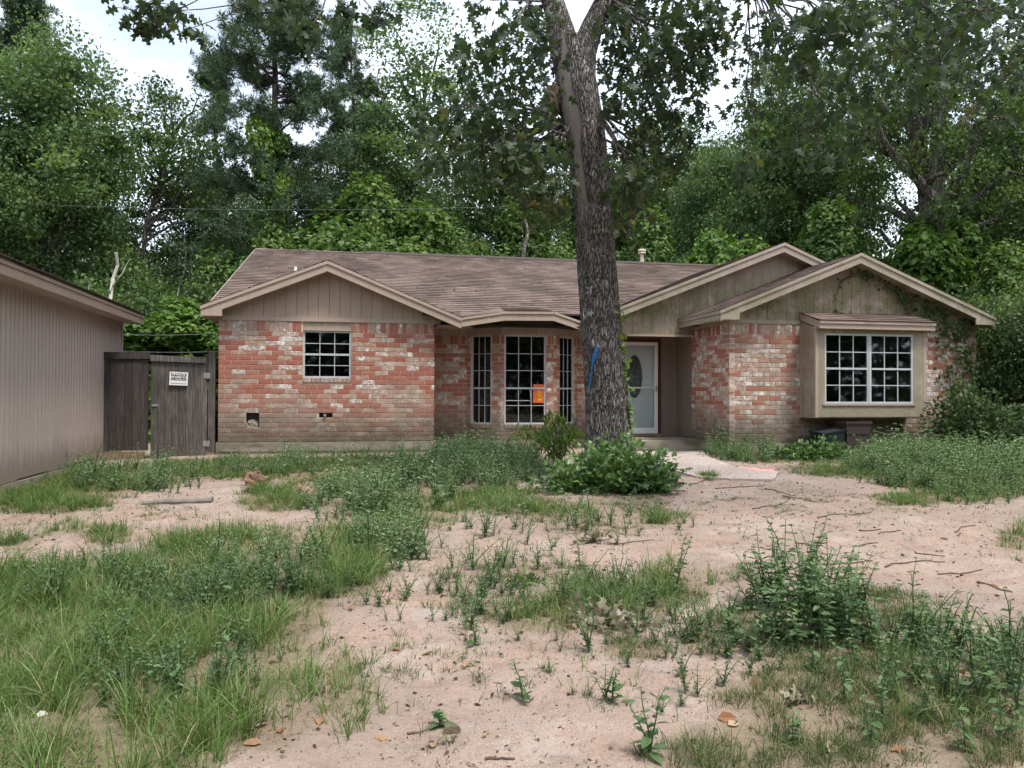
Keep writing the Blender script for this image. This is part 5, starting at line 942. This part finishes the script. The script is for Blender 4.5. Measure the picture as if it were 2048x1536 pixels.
for (x, y, h, l) in [(1565, 1255, 225, 'tallest leafy weed rising out of the big clump'), (1300, 1515, 145, 'bushy round leaved weed at bottom right of centre'), (1045, 1402, 105, 'small weed with dark round leaves at bottom centre'), (1225, 1405, 88, 'light green upright weed right of bottom centre'), (1352, 1195, 140, 'slender tall weed on sand above the big clump'), (1128, 1215, 105, 'slender weed beside the wilted branch'), (2035, 1440, 250, 'tall weed cut by the right edge'), (1985, 1400, 150, 'broad weed near the right edge'),
    (1880, 1330, 175, 'thin tall weed between big clump and right edge'), (1690, 1400, 105, 'weed in front of the big clump'), (1790, 1390, 105, 'weed on olive grass at lower right'), (1930, 1500, 130, 'weed near the bottom right corner'), (1740, 1490, 90, 'low weed at the bottom right'), (330, 1420, 160, 'broad leaved weed in the tall grass at left'), (430, 1400, 150, 'upright weed at the right of the tall grass'), (250, 1300, 120, 'weed deep in the tall grass at left'), (880, 1455, 30, 'tiny rosette weed beside the red brick chip'), (500, 1200, 90, 'weed behind the tall grass'), (800, 1140, 75, 'dark bluish weed left of centre'), (1850, 1440, 90, 'small weed under the thin tall weed'), (970, 1075, 40, 'little weed on the path of sand'), (1160, 1140, 60, 'lone weed sprig above the centre'), (1625, 1345, 80, 'low weed at the front foot of the big clump'), (1705, 1330, 95, 'broad weed just right of the big clump'), (1835, 1295, 105, 'weed on brown grass right of the big clump'), (1955, 1335, 120, 'broad weed left of the tall right edge weed'), (1765, 1445, 85, 'low weed on the olive grass near the bottom'), (2005, 1490, 140, 'broad weed in the bottom right corner'), (1585, 1490, 70, 'small weed on olive grass at bottom'), (950, 1290, 60, 'thin sprig on the sand left of the wilted branch')]:
    weed_obj(x, y, h, l, 3 if h > 100 and 'bushy' in l or 'broad' in l else 2, .062, 'leaf_weed_front', .42 if 'bushy' in l or 'broad' in l else .22, GW, wid=.62)
# ivy heap round the oak, shrub beside it, bush at the right corner, vine on the right gable
def leaf_heap(name, c, r, n, leaf, mat_, label, shape=HEART, seed=1, cat='plant', up=.0, stems=8, rag=.95):
    r_ = np.random.default_rng(seed); e = tag(empty(name, tuple(c)), label, cat); d = r_.normal(size=(n, 3)); d[:, 2] = np.abs(d[:, 2]) + up; d /= np.linalg.norm(d, axis=1)[:, None]; az = np.arctan2(d[:, 1], d[:, 0])
    lob = .9 - .5 * rag + rag * vnoise(az * 3.0, d[:, 2] * 4.0, 1.0, seed); p = d * np.array(r) * (lob * r_.random(n) ** .38)[:, None]; N_ = r_.normal(0, .5, (n, 3)) + np.array([0, -.25, 1]); D = d + r_.normal(0, .6, (n, 3)); L = leaf * r_.uniform(.5, 1.25, n)
    mb = MB(); mb.leaves(p, D, N_, L, L * .8, shape, np.clip(r_.normal(.42, .2, n) + (d[:, 2] - .5) * .3, 0, 1)); tag(mb.build('foliage', M[mat_], e), kind='stuff')
    st = MB()
    for k in range(stems): q = p[r_.integers(n)]; st.tube(wob_path(np.array([q[0] * .2, q[1] * .2, 0]), q, 6, .2), np.linspace(.01, .004, 6), 5, .5)
    st.build('stem', M['stem_brown'], e); return e
b = ground_at(1225, 975); leaf_heap('ivy_heap', (b[0], b[1] - .1, b[2]), (.88, .72, .58), 2100, .10, 'leaf_ivy', 'dark green ivy heap round the foot of the oak', LOBED, 3, 'ivy')
b = ground_at(1300, 985); leaf_heap('ivy_sprig', (b[0], b[1] + .1, b[2]), (.42, .4, .45), 420, .11, 'leaf_ivy', 'lighter ivy sprig right of the oak foot', LOBED, 4, 'ivy', .2)
b = ground_at(1135, 985); leaf_heap('ivy_heap', (b[0], b[1] + .1, b[2]), (.45, .45, .40), 600, .08, 'leaf_ivy', 'low green ivy left of the oak foot', LEAF6, 5, 'ivy', .1)
sh = at(1120, 930, 12.3); sh[2] = float(gz(sh[0], sh[1])); e = tag(empty('drooping_shrub', tuple(sh)), 'drooping narrow leaved shrub between bay window and oak', 'shrub')
S, Lf = MB(), MB()
for k in range(13):
    tipx, tipz = random.uniform(-.95, .30), random.uniform(.45, 1.0); P = np.array([(0, 0, 0), (tipx * .35, random.uniform(-.2, .1), tipz * .65), (tipx * .75, random.uniform(-.35, .2), tipz), (tipx, random.uniform(-.45, .3), tipz * .92)]); t = np.linspace(0, 3, 14); Q = np.stack([np.interp(t, range(4), P[:, j]) for j in range(3)], 1); S.tube(Q, np.linspace(.012, .004, 14), 5, .5)
    n = 34; i = rng.integers(3, 14, n); D = rdir(n); D[:, 2] = -np.abs(D[:, 2]) - .7; L = rng.uniform(.09, .17, n); Lf.leaves(Q[i] + rng.normal(0, .05, (n, 3)), D, rdir(n, .2), L, L * .26, LEAF6, np.clip(rng.normal(.45, .25, n), 0, 1))
S.build('stem', M['stem_green'], e); tag(Lf.build('foliage', M['leaf_vine'], e), kind='stuff')
q = hw(14.35, -2.75); leaf_heap('corner_bush', (q[0], q[1], .35), (1.12, .85, 1.42), 6000, .085, 'leaf_dark', 'dense dark green bush hiding the right house corner', LEAF6, 7, 'bush', .1, 16, .45)
q = hw(15.9, -2.6); leaf_heap('weedy_bush', (q[0], q[1], .35), (1.3, 1.0, .9), 3000, .08, 'leaf_weed', 'lighter weedy bush right of the dark corner bush', LEAF6, 8, 'bush', .0, 10)
q = hw(11.0, -2.6); leaf_heap('fern_patch', (q[0], q[1], .33), (.9, .5, .36), 1400, .085, 'leaf_ivy', 'low bright green plants below the right brick wall', LEAF6, 9, 'plant')
vg = tag(empty('gable_vine', (OX, OY, 0), TH), 'thin vine trailing over the right gable and brick corner', 'vine'); S, Lf = MB(), MB()
paths = [[(15.2, -1.60, .6), (15.1, -1.6, 1.5), (15.0, -1.6, 2.4), (14.7, -1.62, 3.1), (14.0, -1.62, 3.45), (13.2, -1.62, 3.85), (12.6, -1.62, 4.1)], [(15.35, -1.6, .6), (15.3, -1.6, 1.8), (15.2, -1.6, 2.7), (15.0, -1.62, 3.15)], [(14.9, -1.6, 1.2), (14.7, -1.6, 2.0), (14.5, -1.6, 2.9), (13.9, -1.62, 3.4), (13.5, -1.62, 3.7)], [(12.6, -1.62, 4.1), (12.2, -1.60, 3.8), (12.1, -1.6, 3.4), (12.15, -1.6, 3.2)], [(13.6, -1.62, 3.65), (13.75, -1.6, 3.3), (13.95, -1.6, 3.0)]]
dens = [330, 260, 200, 26, 14]
for pth, dn in zip(paths, dens):
    P = np.array(pth); t = np.linspace(0, len(P) - 1, 40); Q = np.stack([np.interp(t, range(len(P)), P[:, j]) for j in range(3)], 1) + rng.normal(0, .02, (40, 3)) * np.array([1, .3, 1]); S.tube(Q, np.linspace(.012, .004, 40), 5, .5)
    n = dn; i = (rng.random(n) ** 1.25 * 39).astype(int); off = rng.normal(0, .11, (n, 3)) * np.array([1, .35, 1.0]); off[:, 1] = -np.abs(off[:, 1]) - .01; L = rng.uniform(.06, .12, n); Lf.leaves(Q[i] + off, rdir(n, -.7), rdir(n) * .5 + np.array([0, -1, .5]), L, L * .7, LEAF6, rng.random(n) * .6)
S.build('stem', M['stem_brown'], vg); tag(Lf.build('foliage', M['leaf_mid'], vg), kind='stuff')
# wilted branch, dead leaves, log, chips, twigs
def wilt(px, py, rpx, n, leaf, mat_, label, name, shape=LOBED, flat_=.4):
    p = ground_at(px, py); rm = rpx * p[1] / FPX; r_ = np.random.default_rng(int(px)); e = tag(empty(name, tuple(p)), label, 'branch' if 'branch' in name else 'leaves'); q = r_.normal(0, .45, (n, 3)) * rm * np.array([1, .8, flat_]); q[:, 2] = np.abs(q[:, 2]) + .015
    mb = MB(); L = leaf * r_.uniform(.6, 1.2, n); mb.leaves(q, r_.normal(size=(n, 3)) + np.array([0, 0, .3]), r_.normal(size=(n, 3)) + np.array([0, 0, .5]), L, L * .6, shape, r_.random(n)); tag(mb.build('dead_foliage', M[mat_], e), kind='stuff')
    st = MB()
    for k in range(5): st.tube(wob_path(np.array([-rm * .6, 0, .02]) * r_.uniform(.3, 1), q[k], 6, .2), np.linspace(.008, .003, 6), 5, .5)
    st.build('stem', M['twig'], e); return e
wilt(1225, 1255, 90, 90, .105, 'leaf_wilted', 'wilted grey green leafy branch lying on the sand', 'fallen_branch'); wilt(1050, 1172, 36, 34, .09, 'leaf_mid', 'small fresh green sprig lying left of the wilted branch', 'leafy_sprig_branch'); wilt(1185, 1085, 34, 26, .10, 'leaf_wilted', 'pale dry leaf heap on the sand below the oak', 'dead_leaf_heap', LEAF6); wilt(605, 990, 18, 16, .12, 'leaf_dry', 'small dry leaf heap in weeds left of centre', 'dead_leaf_heap'); wilt(640, 962, 40, 30, .10, 'leaf_dry', 'scattered brown leaf heap by the brick wall', 'dead_leaf_heap', LOBED, .15); wilt(1600, 1405, 36, 22, .08, 'leaf_wilted', 'small wilted leaves under the big weed clump', 'dead_leaf_heap')
p = ground_at(510, 972); e = tag(empty('wood_stump', tuple(p), .4), 'crumbling orange brown wood stump in the grass', 'stump'); mb = MB(); V, F3, F4 = ico(1, 14, 9); d = .75 + .5 * rng.random(len(V)); V = V * d[:, None] * np.array([.15, .11, .13]); V[:, 2] += .06; mb.add(V, F3, .6); mb.add(V, F4, .4); mb.build('core', M['brown_wood'], e)
mb = MB(); n = 60; mb.leaves(rng.normal(0, .07, (n, 3)) + np.array([0, -.03, .1]), rdir(n, .3), rdir(n, .3), .07, .03, LEAF6, rng.random(n)); tag(mb.build('splinters', M['leaf_dry'], e), kind='stuff')
a, b = ground_at(285, 1007), ground_at(425, 1004); mb = MB(); P = wob_path(a + (0, 0, .015), b + (0, 0, .02), 16, .08); mb.tube(P, .035 + .012 * rng.random(16), 9, .5); plain('log_grey', (.22, .195, .175), .95, .1, .4, 8); tag(mb.build('half_buried_log', M['log_grey']), 'grey half buried log lying at the sand edge', 'log')
p = ground_at(903, 1463); mb = MB(); V = np.array([(-.04, -.025, 0), (.04, -.02, 0), (.045, .02, 0), (-.035, .025, 0), (-.03, -.018, .025), (.035, -.015, .03), (.03, .018, .022), (-.03, .02, .028)]) + p; mb.add(V, [(0,3,2,1),(4,5,6,7),(0,1,5,4),(1,2,6,5),(2,3,7,6),(3,0,4,7)], .05); tag(mb.build('brick_chip', M['brick']), 'small red brick chip on the sand at bottom centre', 'brick chip')
p = ground_at(70, 1452); mb = MB(); mb.leaves(np.array([p + (0, 0, .05)]), np.array([[1., .2, .1]]), np.array([[.1, -.5, 1.]]), .055, .04, LEAF6, np.array([1.])); plain('white_leaf', (.42, .42, .36), .7); tag(mb.build('white_leaf', M['white_leaf']), 'pale white leaf in the grass at lower left', 'leaf')
g = G('red_paint', .9); g.col(g.mix(g.noise(g.pos(), 14, 5, .7), (.55, .20, .15), (.60, .38, .31))); M['rp'] = g.m
c = ground_at(1512, 941); mb = MB(); an = np.linspace(0, 6.283, 29)[:-1]; rr = .8 + .35 * np.sin(an * 5 + 1) * np.sin(an * 2); X, Y = c[0] + .36 * rr * np.cos(an), c[1] + .36 * rr * np.sin(an); V = np.vstack([[c[0], c[1], float(gz(c[0], c[1])) + .012], np.stack([X, Y, gz(X, Y) + .012], 1)]); mb.add(V, [(0, 1 + i, 1 + (i + 1) % 28) for i in range(28)]); tag(mb.build('paint_patch', M['rp']), 'faded red paint patch sprayed on the ground by the walkway', 'paint mark', kind='structure')
litter = [(480,1305),(520,1490),(505,1460),(1510,1360),(1440,1440),(1460,1455),(1490,1345),(780,1300),(860,1310),(940,1325),(1000,1370),(1055,1408),(740,1380),(1930,1350),(1790,1440),(1810,1500),(1660,1510),(330,1470),(775,1480),(640,1440),(870,1500),(960,1480),(1640,1300),(1280,1060),(1105,1010),(1140,985),(1400,1010),(1900,1080),(1650,1130),(1240,1150),(700,1215),(560,1470),(1730,1190),(1985,1170)]
shared = None
for i, (x, y) in enumerate(litter):
    p = ground_at(x + random.uniform(-6, 6), y); mb = MB(); L = random.uniform(.055, .10)
    mb.leaves(np.array([[0, 0, .012]]), rdir(1) * np.array([1, 1, .15]), np.array([[random.gauss(0, .4), random.gauss(0, .4), 1.]]), L, L * .65, LOBED if i % 3 == 0 else LEAF6, np.array([random.random()]))
    tag(mb.build('dry_leaf', M['leaf_dry'], loc=tuple(p)), 'single brown dry leaf lying on the ground', 'leaf', 'dry leaves scattered over the yard')
twigs = [(1600,1000,70),(1690,1030,110),(1740,1060,45),(1730,1090,50),(1830,1130,120),(1860,1110,60),(1920,1145,90),(1560,985,60),(1420,960,80),(1480,975,100),(1780,1065,45),(1930,1058,40),(1260,1085,90),(850,1460,70),(1000,1520,60),(1620,1090,50),(1700,1125,90),(1990,1175,70),(1540,1010,70)]
for x, y, l in twigs:
    dy = random.gauss(0, 8); a, b = ground_at(x - l / 2, y + dy), ground_at(x + l / 2, y - dy); P = wob_path(a + (0, 0, .006), b + (0, 0, .006), 8, .2); P[:, 2] = gz(P[:, 0], P[:, 1]) + .006
    tag(MB().tube(P, np.linspace(.006, .003, 8) * (1 + .05 * a[1]), 5, .5).build('twig', M['twig']), 'thin dark twig lying on the bare sand', 'twig', 'twigs scattered over the sand')
mb = MB(); n = 26000; Y = rng.uniform(2.3, 13.5, n); X = rng.uniform(-.7, .72, n) * Y; L = rng.uniform(.004, .012, n) + .03 * rng.random(n) ** 5 * (1 + .06 * Y)
mb.leaves(np.stack([X, Y, gz(X, Y) + .004], 1), rdir(n) * np.array([1, 1, .2]), rdir(n, 2.0), L, L * rng.uniform(.2, .7, n), LEAF4, rng.random(n)); tag(mb.build('ground_litter', M['litter'] if 'litter' in M else M['leaf_dry']), 'fine bark and leaf crumbs strewn over the sand', 'litter', kind='stuff')

n = 150; u = rng.uniform(.3, 9.5, n); v = rng.uniform(.9, 6.7, n); P = np.array([hw(a, b, mz(b) + .03) for a, b in zip(u, v)]); L = rng.uniform(.03, .09, n); mb = MB(); mb.leaves(P, rdir(n) * np.array([1, 1, .3]), rdir(n, 1.5), L, L * .6, LEAF6, rng.random(n)); tag(mb.build('roof_litter', M['leaf_wilted']), 'small pale dead leaves scattered on the shingle roof', 'litter', kind='stuff')
